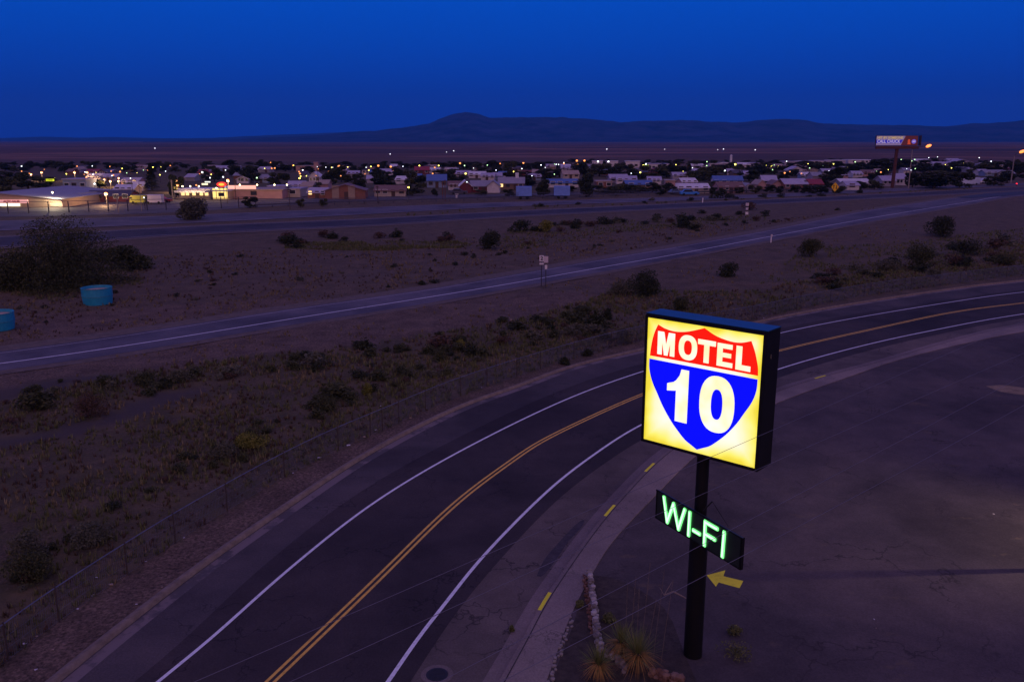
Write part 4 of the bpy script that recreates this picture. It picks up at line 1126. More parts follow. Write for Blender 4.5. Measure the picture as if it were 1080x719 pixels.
# ------------------------------------------------------------------ buildings of the town
def colmat(n, c, r=.8, v=.12): return mat(n, c, r, v, .6)
WC = {'cream': (.50,.42,.34), 'white': (.60,.55,.56), 'pink': (.46,.27,.25), 'tan': (.34,.25,.19), 'brick-red': (.24,.10,.07), 'dark red': (.16,.035,.045), 'grey': (.28,.27,.30), 'lilac-grey': (.36,.32,.40), 'brown': (.20,.13,.10), 'pale blue': (.22,.28,.40)}
RC = {'grey': (.26,.25,.30), 'brown': (.18,.10,.08), 'lavender': (.38,.35,.46), 'blue': (.08,.15,.36), 'white': (.62,.60,.64), 'red': (.26,.03,.05), 'dark': (.07,.06,.08), 'tan': (.36,.27,.21)}
WM = {k: colmat(k.replace(' ', '_').replace('-', '_')+'_wall', v) for k, v in WC.items()}
RM = {k: colmat(k+'_roof_cover', v, .6) for k, v in RC.items()}
M_win = mat('dark_window_glass', (.02,.022,.035), .2, .1, 2, spec=.8)
M_trim = mat('white_trim', (.66,.64,.66), .6, .05, 3)
M_lw = emis('warm_lit_window', (1.0,.62,.25), 1.6, (.4,.3,.2))
M_door = mat('dark_house_door', (.09,.05,.04), .7, .1, 3)
HOUSES = []
def house(x0, x1, yb, yt, wall, roof, kind='ridge', nwin=2, label=None, lit=0, row=None, name='house', dep=None, cat='house', eave=.5, extra=None, chim=False):
    px = (x0+x1)/2; x, y = G(px, yb); s = pxm(y); w = (x1-x0)*s; a = (359.5-yt)/F
    zt = CAMH + (-SP+a*CP)/(CP+a*SP)*y; zt = max(zt, 2.6)
    D = dep or min(16, max(7, w*.75)); zt = max(2.6, CAMH - (CAMH-zt)*(y+D/2)/y if kind == 'ridge' else zt)
    rh = min(zt*.42, 2.2) if kind != 'flat' else .35; wh = zt-rh
    t = empty(name, (x, y+D/2, 0), label or 'x', cat)
    HOUSES.append((t, px, yb, wall, roof, row, label))
    ry = -.5 if False else 0.0
    rnd = random.Random(int(px*13+yb)); yaw = rnd.uniform(-.12, .12) if w < 40 else 0; t.rotation_euler.z = yaw
    if kind == 'gable':      # gable end faces the viewer
        prof = [(-w/2,0),(w/2,0),(w/2,wh),(0,zt),(-w/2,wh)]
        MB().prism(prof, -D/2, D/2, lambda u, v, d: (u, d, v)).build('wall', WM[wall], t)
        o = .35; k = rh/(w/2)
        g = MB()
        for sg in (-1, 1):
            g.prism([(sg*(w/2+o), wh-o*k+.04), (0, zt+.04), (0, zt+.24), (sg*(w/2+o), wh-o*k+.24)], -D/2-o, D/2+o, lambda u, v, d: (u, d, v))
        g.build('roof', RM[roof], t)
    elif kind == 'ridge':
        prof = [(-D/2,0),(D/2,0),(D/2,wh),(0,zt),(-D/2,wh)]
        MB().prism(prof, -w/2, w/2, lambda u, v, d: (d, u, v)).build('wall', WM[wall], t)
        o = .5; k = rh/(D/2); g = MB()
        for sg in (-1, 1):
            g.prism([(sg*(D/2+o), wh-o*k+.04), (0, zt+.04), (0, zt+.24), (sg*(D/2+o), wh-o*k+.24)], -w/2-.3, w/2+.3, lambda u, v, d: (d, u, v))
        rf = g.build('roof', RM[roof], t)
        if chim: MB().box((w*.22, 0, zt+.5), (1.1, 1.1, 2.2)).build('chimney', M_trim, rf)
    else:
        MB().box((0,0,wh/2),(w,D,wh)).build('wall', WM[wall], t)
        MB().box((0,0,wh+.16),(w+.5,D+.5,.32)).build('roof', RM[roof], t)
    fy = -D/2
    n = nwin+1
    for i in range(n):
        cx = -w/2 + w*(i+.5)/n + rnd.uniform(-.3, .3)
        if i == n//2 and kind != 'flat' and w > 5:
            MB().box((cx, fy-.04, 1.0), (1.1, .1, 2.0)).build('door', M_door, t)
        elif w > 4:
            ww = min(1.6, w/n*.55)
            f = MB().box((cx, fy-.04, 1.5), (ww+.25, .08, 1.25)).build('window', M_trim if rnd.random() < .6 else WM['brown'], t)
            MB().box((cx, fy-.09, 1.5), (ww, .06, 1.0)).build('pane', M_lw if lit > i else M_win, f)
    return t, s, w, D, zt, wh

# ---- named large buildings
# dealership-like hall at far left
t, s, w, D, zt, wh = house(-70, 66, 219, 204.3, 'tan', 'grey', 'gable', 0, 'large metal hall with a low gable, lit red and white sign band and floodlit corner', name='commercial_hall', dep=34, cat='building')
B = t; t.rotation_euler.z = 0
MB().box((17*s, -D/2-.5, wh*.78), (33*s, .5, 3.6*s)).build('sign_band', emis('lit_red_white_band', (.95,.42,.40), .75, (.5,.3,.3)), t)
bx = 17*s
plate_text('AUTO SALES', t, (bx, -D/2-.82, wh*.78), 3.0*s, emis('lit_band_letters', (.5,.05,.06), .6), .01, .05, 'lettering', 0)
MB().box((bx-4*s, -D/2-.3, wh*.36), (22*s, .3, 2.8*s)).build('shop_window', emis('bright_shop_window', (1,.88,.62), 1.7, (.4,.4,.4), True), t)
MB().box((w/2-6*s, -D/2-.06, wh*.30), (13*s, .1, 3.6*s)).build('roller_door', WM['cream'], t)
x_, y_w = G(62, 221)
def plight(name, loc, e, c, r=.3):
    l = bpy.data.lights.new(name, 'POINT'); l.energy = e; l.color = c; l.shadow_soft_size = r
    o = bpy.data.objects.new(name, l); COL.objects.link(o); o.location = loc; return o
def walllamp(px, py, yoff, c, e, label, col, z=None):
    x, y = G(px, py); y += yoff; zz = z or 4.2
    t = empty('wall_lamp', (x, y, zz), label, 'lamp')
    MB().box((0, .1, .3), (.4, .3, .15)).build('hood', M_post, t)
    MB().ball((0, 0, .12), .22, 8).build('bulb', col, t)
    o = plight('light', (0, -.15, -.25), e, c); o.parent = t
Mwarm = emis('warm_bulb', (1,.75,.4), 8); Mcool = emis('cool_bulb', (.9,.95,1), 8)
walllamp(60, 219, -1.2, (1,.80,.5), 2600, 'floodlight brightening the right corner of the metal hall', Mwarm, 3.6)
# red walled long building
house(90, 134, 213, 206.5, 'dark red', 'dark', 'ridge', 4, 'long dark red building with white door right of the metal hall', name='commercial_building', cat='building')
house(67, 92, 199.5, 188.5, 'pale blue', 'lavender', 'flat', 2, 'boxy blue-grey building behind the metal hall', name='warehouse', cat='building')
house(66, 90, 214, 205.5, 'grey', 'grey', 'flat', 0, 'low dark grey annex joined to the right of the metal hall', name='warehouse', cat='building')
# shop row
t, s, w, D, zt, wh = house(190, 224, 210, 199, 'cream', 'white', 'flat', 4, 'brightly lit shop with glowing canopy behind the grey bush', name='shop', cat='building', lit=5)
MB().box((0, -D/2-1.5, wh*.86), (w*.98, 3.2, .5)).build('canopy', RM['white'], t)
t, s, w, D, zt, wh = house(224, 240, 211, 200.5, 'tan', 'lavender', 'flat', 0, 'shop corner with yellow lit glass front right of the glowing canopy', name='shop', cat='building')
for i in range(4): MB().box((-w/2+w*(i+.5)/4, -D/2-.05, 1.8), (w/5, .1, 2.8)).build('lit_window', emis('yellow_shop_window', (1,.72,.22), 1.3, (.4,.3,.1)), t)
t, s, w, D, zt, wh = house(240, 298, 209.5, 200.2, 'pink', 'tan', 'flat', 0, 'long low building with bare lit wall and red-lit parapet', name='shop', cat='building')
t.rotation_euler.z = 0
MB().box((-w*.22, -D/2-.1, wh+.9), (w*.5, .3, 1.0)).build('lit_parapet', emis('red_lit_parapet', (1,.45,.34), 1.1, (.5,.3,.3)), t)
house(283, 301, 205, 197.2, 'white', 'lavender', 'flat', 1, 'blue-white roofed block behind the end of the long lit wall', name='warehouse', cat='building')
house(301, 318, 208, 201.2, 'cream', 'lavender', 'flat', 0, 'small pale block at the right end of the long lit wall', name='shop', cat='building')
for q, (px, py, yo, e, z) in enumerate(((198,210.3,-3,260,3.6),(206,210.3,-3,260,3.6),(215,210.3,-3,260,3.6),(232,212,-2,160,3.4))):
    walllamp(px, py, yo, (1,.66,.34), e, f'warm lamp under the shop canopy, {ordn(q)} from the left', Mwarm, z)
for q, (px, e) in enumerate(((257,150),(275,150),(293,170),(306,120))):
    walllamp(px, 210.4, -2.5, (1,.55,.28), e, f'amber wall lamp on the long low building, {ordn(q)} from the left', Mwarm, 4.0)
# lit signs
def lit_sign(px, pyc, pyb, wpx, hpx, m, label, text=None, tm=None, round_=False):
    x, y = G(px, pyb); s = pxm(y); a = (359.5-pyc)/F; z = CAMH+(-SP+a*CP)/(CP+a*SP)*y
    t = empty('lit_sign', (x, y, 0), label, 'sign'); w, h = wpx*s, hpx*s
    for k in (-.3, .3): MB().tube((k*w, 0, 0), (k*w, 0, z), .12, .12, 6).build('post', M_post, t)
    if round_: MB().prism([(w/2*math.cos(a), z+h/2*math.sin(a)) for a in np.linspace(0, 6.283, 25)[:-1]], -.2, .2, lambda u, v, d: (u, d, v)).build('panel', m, t)
    else: MB().box((0, 0, z), (w, .4, h)).build('panel', m, t)
    if text: plate_text(text, t, (0, -.3, z), h*.9, tm, .01, .02, 'lettering', 0)
    return t, z, s
lit_sign(54,190,200,8,2.2, emis('yellow_sign_glow', (.85,.9,.02), 1.0), 'small bright yellow box sign at far left', 'LOANS', mat('sign_green_ink', (.1,.2,.02), .6, .1, 3))
t, z, s = lit_sign(234.8,194.6,207,10.5,5.2, emis('red_neon_glow', (1,.035,.02), 1.4), 'red oval neon sign with an orange centre above the shops', round_=True)
MB().prism([(2.9*s*math.cos(a), z+1.3*s*math.sin(a)) for a in np.linspace(0, 6.283, 17)[:-1]], -.35, -.25, lambda u, v, d: (u, d, v)).build('orange_centre', emis('orange_neon_glow', (1,.35,.03), 2.0), t)
lit_sign(243.5,198.3,209,11,3.8, emis('dim_white_sign', (.55,.5,.72), .7), 'white rounded shop sign right of the red neon oval', 'JOES', mat('sign_purple_ink', (.05,.02,.2), .6, .1, 3))
lit_sign(217,194.3,207,6,1.7, emis('cream_sign_glow', (1,.82,.5), 1.6), 'lower cream lit sign bar above the shop canopy')
lit_sign(220,192,205,5.5,1.2, emis('white_sign_glow', (.9,.95,.8), 1.4), 'upper small white lit sign bar above the shop canopy')
lit_sign(91.5,201,209,2.4,1.7, emis('red_tail_sign', (.9,.01,.02), 1.0), 'left one of two small red glowing signs')
lit_sign(99,201,209,2.4,1.7, emis('red_tail_sign', (.9,.01,.02), 1.0), 'right one of two small red glowing signs')
lit_sign(681,174.4,181,5,1.0, emis('lime_sign_glow', (.75,.95,.08), 1.6), 'thin lime green lit sign bar before the long white building')
lit_sign(1072,193.8,196,1.0,.9, emis('red_tail_glow', (1,.02,.04), 2.5), 'small glowing red car tail light by the highway at the right edge')  # a car's red tail light, drawn as a small glowing panel on posts

H = house
# ---- front row
H(325,344,209,199.5,'brick-red','lavender','ridge',2,'orange brick house with pale roof left of the brick garage',row='x',lit=1)
t, s, w, D, zt, wh = H(342,384,210,195.3,'brick-red','brown','gable',0,'brick garage building with brown gable roof and two pale doors',name='garage',cat='building')
for cx in (-.24*w, .16*w): MB().box((cx, -D/2-.06, 1.9), (w*.17, .12, 3.6)).build('garage_door', WM['tan'], t)
H(395,428,207.5,196,'cream','brown','ridge',3,'cream house with brown roof and dark windows right of the garage')
H(472,485,200.5,191.5,'white','brown','ridge',2,'white house with brown roof left of the dark red gabled house')
H(484,496,203.5,191,'dark red','white','gable',1,'dark red gabled house with white trim')
H(496,520,203,191,'dark red','grey','ridge',2,'long grey-roofed house with a dark red wall')
H(514,527,203.5,191.2,'white','grey','gable',2,'white gable-fronted house at the end of the grey-roofed house')
H(526,553,200.5,187.5,'brown','grey','ridge',3,'grey-roofed house with a white chimney and yellow porch light',chim=True,lit=1)
H(577,609,197.8,190,'white','blue','ridge',3,'house with long blue roof between the two big dark trees')
H(703,713,203.5,190,'pink','tan','flat',1,'narrow pink block left of the white-blue roofed house')
H(714,748,203.8,194,'cream','white','ridge',3,'cream house with a blue-white metal roof beside parked blue car')
H(754,784,196,186,'white','blue','ridge',3,'white house with blue roof ends behind the long pale house')
H(757,784,203.5,192.5,'pink','brown','ridge',4,'long pale house with four windows near the highway')
H(782,796,203.2,194,'lilac-grey','grey','gable',0,'grey windowless gable shed right of the long pale house',cat='shed',name='shed')
H(799,807,199.5,190.5,'pink','tan','gable',1,'small pink gable house between shed and lavender roofs')
H(805,820,197,185.5,'lilac-grey','lavender','ridge',1,'lavender-roofed house behind the small pink gable')
H(814,825,200,191,'pink','brown','gable',1,'pink house with brown roof left of the orange brick house')
H(826,851,200.5,189,'brick-red','lavender','ridge',3,'orange brick house with lavender roof near the highway')
H(852,868,200,189.5,'pink','red','ridge',2,'pink house with dark red roof')
H(886,918,198.5,189,'grey','white','ridge',2,'low building with a bright blue-white roof behind the yellow diamond sign')
H(893,906,200.5,197.5,'white','lavender','ridge',0,'small pale shed roof below the bright blue-white roof',cat='shed',name='shed')
H(930,944,196.5,186,'lilac-grey','lavender','ridge',2,'pale house left of the billboard post')
H(944,956,195.5,183.5,'white','lavender','ridge',2,'white house right behind the billboard post')
H(643,662,193,184.3,'lilac-grey','lavender','ridge',2,'lavender-roofed house right of the big dark tree')
H(651,672,194,186,'white','lavender','ridge',2,'white house with lavender roof beside the blue-roofed shed')
H(660,688,199.5,192.5,'brown','blue','ridge',2,'dark blue-roofed shed left of the narrow pink block',cat='shed',name='shed')
H(629,645,199,191,'brick-red','tan','flat',1,'orange brick block right of the big dark tree',name='brick_block',cat='building')
H(450,470,198,184.5,'pale blue','blue','ridge',2,'bright blue-roofed house in front of the poles')
H(418,434,194,186.5,'white','white','ridge',1,'white house with white roof behind the cream house')
# ---- middle and far rows, hand placed then numbered
mids = [(92,106,190.5,185.5,'white','white'),(106,124,191,186,'lilac-grey','lavender'),(120,140,205,199,'tan','white'),(128,146,196,190.5,'pink','lavender'),(60,78,207,201,'grey','grey'),(196,206,191,186,'grey','lavender'),(130,150,201.5,196.5,'lilac-grey','white'),
 (249,261,193.5,186.5,'white','white','gable'),(268,283,193,184.5,'pale blue','grey'),(303,320,201,191.5,'white','lavender'),(318,330,201.5,194.5,'white','tan'),(326,337,193,182,'white','white','gable'),(336,346,199,192,'pink','tan'),(390,402,186,179,'pale blue','blue'),(400,414,186,178.5,'white','lavender'),
 (366,378,187,181.5,'grey','lavender'),(386,396,193,187,'lilac-grey','lavender'),(432,444,191,185.5,'grey','blue'),(437,452,184,176,'dark red','red'),(452,464,183,177.5,'white','white'),(481,496,187,181,'lilac-grey','lavender'),(495,512,188,182.5,'white','white'),(508,522,190,184.5,'white','lavender'),(526,534,188,181.5,'white','blue'),(520,530,189.5,183,'pale blue','lavender'),
 (556,570,190.5,184.3,'pale blue','lavender'),(562,568,185.5,180.5,'cream','tan'),(593,610,188.5,180.2,'cream','tan'),(592,606,180.5,176,'lilac-grey','lavender'),(620,632,183,178,'white','lavender'),(684,698,194.5,188.5,'white','lavender'),(673,684,188,183,'lilac-grey','blue'),(718,734,196.5,190,'pink','white'),(710,726,189,184,'lilac-grey','lavender'),(731,742,184.5,180.5,'white','lavender'),
 (768,782,184.5,180,'white','lavender'),(786,798,187.5,182.5,'grey','lavender'),(832,848,185,176,'white','lavender','gable'),(846,857,189,182,'pale blue','white'),(857,867,190.5,182,'lilac-grey','grey'),(868,880,184.5,180,'grey','lavender'),(884,894,188.5,183.5,'pink','lavender'),(900,910,187.5,183,'white','lavender'),(888,902,181.5,178,'dark red','grey'),(910,922,186,180.5,'pink','brown'),(1005,1026,175.5,168.5,'lilac-grey','lavender','gable'),(985,1000,176,171,'white','lavender'),(1035,1048,177,172,'white','grey'),(1052,1064,177,173,'white','white'),(1040,1060,186,181,'pale blue','grey'),(1062,1078,183,178,'brown','grey')]
fars = [(312,338,181,174.8,'pink','tan','flat'),(240,252,181,177,'white','lavender'),(217,227,180,176.5,'tan','tan'),(226,238,180.5,177,'pale blue','lavender'),(273,285,182,178,'grey','lavender'),(355,372,181.5,178.3,'pink','tan'),(625,636,176,169.5,'white','white','flat'),(640,652,176,169.6,'white','white','flat'),(660,675,177,169.8,'white','white','flat'),(683,705,179,172.6,'white','lavender','flat'),(749,762,177,173.2,'white','white','flat'),(759,768,177,171.4,'lilac-grey','white','flat'),(779,792,176.5,172,'white','white'),(790,801,176.5,172.4,'white','lavender','flat'),
 (826,842,174.5,170,'lilac-grey','lavender','flat'),(842,856,174,169.8,'lilac-grey','white','flat'),(857,874,173.5,169.6,'white','lavender','flat'),(874,892,173,169.2,'lilac-grey','white','flat'),(895,921,172.8,168.6,'white','white','flat'),(965,980,172,168,'white','white'),(1000,1012,171.5,167.4,'white','lavender'),(540,552,178,174.5,'grey','lavender'),(576,586,178.5,174.5,'white','lavender'),(730,742,178,174.8,'lilac-grey','white'),(806,818,180.5,176,'cream','tan'),(840,850,179,174.5,'pink','tan')]
rh = random.Random(41)
for i in range(64):
    px = rh.uniform(60, 1075); yb = rh.uniform(178.5, 190) - (px/1080)*3; wpx = rh.uniform(6, 13)*(yb-148)/36; hp = rh.uniform(3.4, 5.6)*(yb-148)/36
    mids.append((px, px+wpx, yb, yb-hp, rh.choice(['cream','white','tan','pink','grey','lilac-grey','brown','brick-red']), rh.choice(['grey','grey','brown','lavender','dark','white','red','tan']), rh.choice(['ridge','ridge','gable','flat'])))
for h in sorted(mids): H(*h[:6], h[6] if len(h) > 6 else 'ridge', 2, None, row='middle')
for h in sorted(fars): H(*h[:6], h[6] if len(h) > 6 else 'ridge', 1, None, row='far')
cn = {}
for t, px, yb, wall, roof, row, lb in sorted(HOUSES, key=lambda h: h[1]):
    if lb is None:
        kk = (row, quarter(px), wall, roof); i = cn.get(kk, 0); cn[kk] = i+1
        t['label'] = f'{wall} house with {roof} roof, {ordn(i)} such in the {row} town, {quarter(px)}'
        t['group'] = f'houses in the {row} part of the town'
# pink tower on the two-storey building, white cylinder tower
x, y = G(334, 181); tag(MB().box((0,0,2.3),(2.2,2.2,4.6)).box((0,0,4.7),(2.6,2.6,.35)).build('bell_tower', WM['pink'], loc=(x, y, 0)), 'square pink tower rising at the right of the pink two-storey block', 'tower')
x, y = G(770.5, 177); s = pxm(y)
t = empty('silo', (x, y, 0), 'tall slim white cylinder tower above the far houses', 'silo')
a = (359.5-164)/F; zt = CAMH+(-SP+a*CP)/(CP+a*SP)*y
MB().tube((0,0,0),(0,0,zt),1.25*s,1.25*s,16).build('drum', M_trim, t); MB().tube((0,0,zt),(0,0,zt+.8*s),1.3*s,.3*s,16).build('cap', RM['white'], t)

# vehicles and trailers
M_tyre = mat('black_tyre', (.015,.015,.016), .8, .1, 5)
def vehicle(px, pyb, L, Hh, c, label, name='parked_car', cat='car', yaw=0.0, boxy=False):
    x, y = G(px, pyb); t = empty(name, (x, y, .03), label, cat, rz=yaw)
    m = mat('paint_'+name+str(int(px)), c, .3, .05, 2, spec=.6)
    W = 1.85; g = MB()
    if boxy: prof = [(-L/2,.35),(L/2,.35),(L/2,Hh),(-L/2+.4,Hh),(-L/2,Hh*.8)]
    else: prof = [(-L/2,.35),(L/2,.35),(L/2,.85),(L*.42,.98),(L*.20,1.0),(L*.08,Hh),(-L*.28,Hh),(-L*.40,1.0),(-L/2,.92)]
    g.prism(prof, -W/2, W/2, lambda u, v, d: (u, d, v)); g.build('body', m, t)
    if not boxy:
        MB().prism([(L*.17,1.02),(L*.07,Hh-.06),(-L*.27,Hh-.06),(-L*.37,1.02)], -W/2-.01, W/2+.01, lambda u, v, d: (u, d, v)).build('window', M_win, t)
    else: MB().box((-L/2+.3, 0, Hh*.7), (.7, W+.02, Hh*.22)).build('window', M_win, t)
    for sx in (-.32, .32):
        for sy in (-1, 1): MB().tube((sx*L, sy*(W/2-.1), .33), (sx*L, sy*(W/2+.03), .33), .33, .33, 12).build('wheel', M_tyre, t)
    return t
vehicle(171,213.5,5.0,1.6,(.30,.02,.03),'dark red car parked left of the yellow-lit pole')
vehicle(163.5,215,4.2,2.3,(.55,.5,.6),'pale box van parked left of the dark red car','parked_van','van',0,True)
vehicle(148,215,4.6,2.2,(.40,.42,.06),'yellow van parked under the thin pale pole','parked_van','van',0,True)
vehicle(727,206,5.6,1.7,(.03,.22,.65),'blue car parked in front of the blue-white roofed house')
vehicle(713,205,4.6,1.5,(.15,.3,.6),'pale blue car parked left of the blue car')
vehicle(336,208.5,5.0,1.8,(.05,.10,.35),'dark blue car parked at the brick garage')
vehicle(1022,195,7.0,2.6,(.55,.6,.75),'white truck parked behind the highway at right','parked_truck','truck',0,True)
vehicle(1040,193.5,5.5,2.0,(.6,.6,.65),'white car near the right edge lamp')
vehicle(633,203,4.8,1.6,(.3,.3,.36),'grey car parked below the orange brick block')
vehicle(484,205,5.2,1.7,(.05,.05,.09),'dark car parked in front of the dark red gabled house')
for px, pyb, lb in ((552.5,210,'left blue box trailer behind the guard rail'), (592.5,209.5,'right blue box trailer behind the guard rail')):
    x, y = G(px, pyb); s = pxm(y); t = empty('box_trailer', (x, y, 0), lb, 'trailer', 'blue trailers by the guard rail')
    MB().box((0,0,2.2),(16.5*s,2.4,2.6)).build('box', mat('blue_trailer_paint', (.16,.28,.68), .5, .1, 1), t)
    for k in (-1, 1): MB().tube((k*4*s*.9, -1.3, .45), (k*4*s*.9, 1.3, .45), .45, .45, 10).build('wheel', M_tyre, t)
    MB().box((8.6*s,0,1.0),(2,.2,.2)).build('hitch', M_post, t)

# ------------------------------------------------------------------ trees
def tree_proto(kind, seed, lm):
    rnd = random.Random(seed); t = empty(kind, (0,0,0), 'x', 'tree')
    tr = MB()
    if kind == 'conifer':
        g = MB()
        for _ in range(3000):
            q = rnd.random()**.8; r = (1-q)*.33*(.55+.45*abs(math.sin(q*26)))*rnd.uniform(.3, 1)+.015; a = rnd.uniform(0, 6.28)
            c = Vector((math.cos(a)*r, math.sin(a)*r, .08+.92*q - r*.1)); u = Vector((math.cos(a), math.sin(a), -.25)).normalized()*.035; w = Vector((-math.sin(a), math.cos(a), rnd.uniform(-.3,.3)))*.02
            o = len(g.v); g.v += [tuple(c-u), tuple(c+w), tuple(c+u), tuple(c-w)]; g.f.append((o,o+1,o+2,o+3)); g.mi.append(0)
        g.build('crown', lm, t, norm=False); tr.tube((0,0,-.02),(0,0,.95),.022,.004,7)
    else:
        lobes = []
        for i in range(13):
            a = rnd.uniform(0, 6.28); r = rnd.uniform(.05, .34); z = rnd.uniform(.2, .82) - r*.3
            s = rnd.uniform(.12, .2); lobes.append((math.cos(a)*r, math.sin(a)*r, z, s, s, s*.75))
        leaves(rnd, 2600, lobes, .045).build('crown', lm, t, norm=False)
        tr.tube((0,0,-.02),(.01,0,.35),.03,.02,7)
        for l in lobes[:6]: tr.tube((.01,0,.3),(l[0],l[1],l[2]),.015,.005,5)
    tr.build('trunk', M_bark, t)
    return t
M_t2 = leafmat('town_tree_leaves', [(.018,.026,.014),(.04,.048,.022),(.07,.07,.03)])
M_t3 = leafmat('olive_tree_leaves', [(.04,.045,.02),(.075,.08,.035),(.11,.105,.045)])
TP = [tree_proto('round_tree', 11, M_t2), tree_proto('round_tree', 12, M_dkg), tree_proto('round_tree', 13, M_t3), tree_proto('round_tree', 14, M_t2)]
CP_ = tree_proto('conifer', 21, M_dkg)
TREES = []
def tree(px, yb, wpx, hpx, proto=None, label=None, row='front'):
    x, y = G(px, yb); s = pxm(y); p = proto or TP[R.randrange(4)]
    h = hpx*s/ .98; w = wpx*s; base = .66 if p is CP_ else .92
    t = dup(p, (x, y, 0), R.uniform(0, 6), (w/base, w/base, h), label or 'x')
    TREES.append((t, px, yb, row, label))
tree(160.5,201,21,28,CP_,'tallest dark conifer in the town, left of the lit shops')
tree(618,207.5,25,30,TP[1],'big dark tree standing between the blue trailer and brick block')
tree(573,208,20,21,TP[3],'broad dark tree between the two blue trailers')
tree(186,208,17,28,TP[0],'dark tree close behind the yellow-lit pole')
tree(294,198,24,19,TP[0],'rounded dark tree behind the long lit wall')
tree(348,197,24,20,TP[3],'wide dark tree behind the brick garage')
tree(375,200,26,20,TP[0],'dark tree behind the right half of the brick garage')
tree(404,198,32,16,TP[3],'broad green tree behind the cream house')
tree(435,206.5,30,16,TP[2],'leafy tree right of the cream house')
tree(458,207,9,10,TP[1],'small round dark tree before the blue-roofed house')
tree(317,218.5,11,10,TP[2],'left small round tree beside the highway fence')
tree(341,217.5,10,9,TP[2],'right small round tree beside the highway fence')
tree(264,219,18,14,TP[0],'dark bushy tree before the long lit building')
tree(26,216,26,10,TP[1],'dark palm-like shrub in front of the metal hall')
tree(705,204,20,14,TP[1],'dark tree hiding the narrow pink block')
tree(985,199,52,22,TP[1],'wide dark tree mass right of the billboard')
tree(1012,198,28,20,TP[0],'dark tree right of the widest mass')
tree(962,198,20,18,TP[3],'dark tree at the foot of the billboard lamp')
tree(1062,193,26,16,TP[1],'dark tree behind the right edge street lamp')
tree(1048,196,22,12,TP[0],'low dark tree before the right edge street lamp')
tree(927,190,26,14,TP[1],'dark tree left of the billboard post')
fr_t = [(5,205,24,20),(30,200,28,18),(48,199,20,14),(82,198,16,11),(10,194,26,14),(105,198,14,9),(135,203,14,11),(208,190,18,14),(226,192,18,15),(262,193,22,18),(247,186,16,12),(360,192,20,17),(332,201,12,9),(420,190,16,13),(433,196,13,18),(475,194,18,14),(444,194,18,10),(505,180,22,8),(523,186,20,10),(537,186,14,16),(548,192,26,12),(556,196,22,9),(575,190,26,12),(590,187,20,9),(612,184,20,14),(632,186,24,14),(650,187,22,12),(668,189,20,12),(690,188,24,14),(703,187,22,15),(716,186,24,12),(735,193,22,14),(748,191,22,16),(741,187,20,12),(755,184,26,10),(772,184,22,10),(790,191,22,12),(797,195,16,12),(800,183,24,10),(817,184,20,10),(828,190,16,10),(838,186,14,8),(854,183,22,11),(866,181,18,10),(872,197,22,14),(880,191,22,15),(895,186,18,12),(904,182,20,12),(918,180,20,10),(935,182,26,16),(950,180,22,12),(970,179,24,11),(990,182,22,9),(1008,181,26,9),(1030,184,26,13),(1045,182,24,12),(1060,184,22,14),(1075,184,18,14),(1085,190,20,14),(470,186,22,8),(484,191,18,7),(402,190,22,12),(640,204,26,9),(655,203,24,9),(675,203,18,7),(600,203,14,7),(688,203,16,11),(696,206,12,7),(752,205,10,8),(797,204,12,9),(812,203,12,8),(822,203.5,10,8),(838,203,12,8),(853,204,16,9),(866,203.5,14,8),(884,204,14,9),(908,200,14,9),(922,200,16,10),(780,204,8,7),(762,204.5,9,6),(665,204,16,9),(650,206,14,8),(537,207,12,8),(508,206,12,6),(845,200,10,10),(862,201,16,7),(748,200,14,9),(955,192,18,10),(1000,190,26,10),(912,196,20,9)]
for q in fr_t: tree(q[0], q[1], q[2]*1.3, q[3]*1.12, None, None, 'town')
far_t = []
rr = random.Random(5)
for i in range(130):
    px = 4 + i*8.3 + rr.uniform(-6, 6); far_t.append((px, rr.uniform(176.5, 182), rr.uniform(10, 20), rr.uniform(5.5, 10)))
for i in range(90):
    px = 10 + i*11.9 + rr.uniform(-8, 8); yb = rr.uniform(172.5, 175.5) - (1.5 if px > 600 else -1); far_t.append((px, yb, rr.uniform(9, 17), rr.uniform(3, 5.5)))
for q in far_t: tree(*q, None, None, 'horizon')
for p in TP+[CP_]:
    for c in list(p.children): bpy.data.objects.remove(c)
    bpy.data.objects.remove(p)
for t, px, yb, row, lb in TREES:
    if lb is None:
        if row == 'horizon': t['label'] = 'small dark tree in the distant tree belt at the back of the town'; t['group'] = 'trees of the distant belt'
        else: t['label'] = 'x'; t['group'] = 'dark trees among the houses'
for i, q in enumerate(sorted([q for q in TREES if q[4] is None and q[3] == 'town'], key=lambda q: q[1])):
    i_ = i
    half = 'left' if q[1] < 540 else 'right'
    if half == 'right': i_ = sum(1 for w in TREES if w[4] is None and w[3] == 'town' and 540 <= w[1] < q[1])
    q[0]['label'] = f'dark rounded tree among the houses, {ordn(i_)} from the left in the {half} half'
# dark rectangular roofline: far lights on the plain
M_fl = emis('far_light_glow', (.9,.85,1), 2.5)
for i, (px, py, r) in enumerate([(163.5,156.5,1.3),(411.5,162.6,1.2),(478.5,159.2,1.3),(471,160.4,.9),(640,157.4,1.3),(763,157.3,1.2),(757,158,.8),(796.5,158.2,1.2),(701,157.5,.8)]):
    x, y = G(px, py+.8); s = pxm(y); t = empty('ranch_light', (x, y, 0), f'lone white light on the dark plain, {ordn(i)} from the left', 'light', 'ranch lights on the plain') if False else None
    o = MB().tube((0,0,0),(0,0,.8*s),.12,.12,5).ball((0,0,.8*s), r*s*.42, 7, mi=1).build('ranch_light', [M_post, M_fl], loc=(x, y, 0))
    tag(o, None, 'light', 'ranch lights on the plain')
    o['px'] = px
for i, o in enumerate(sorted([o for o in COL.objects if o.name.startswith('ranch_light')], key=lambda o: o['px'])):
    o['label'] = f'lone white light on the dark plain, {ordn(i)} from the left'; del o['px']

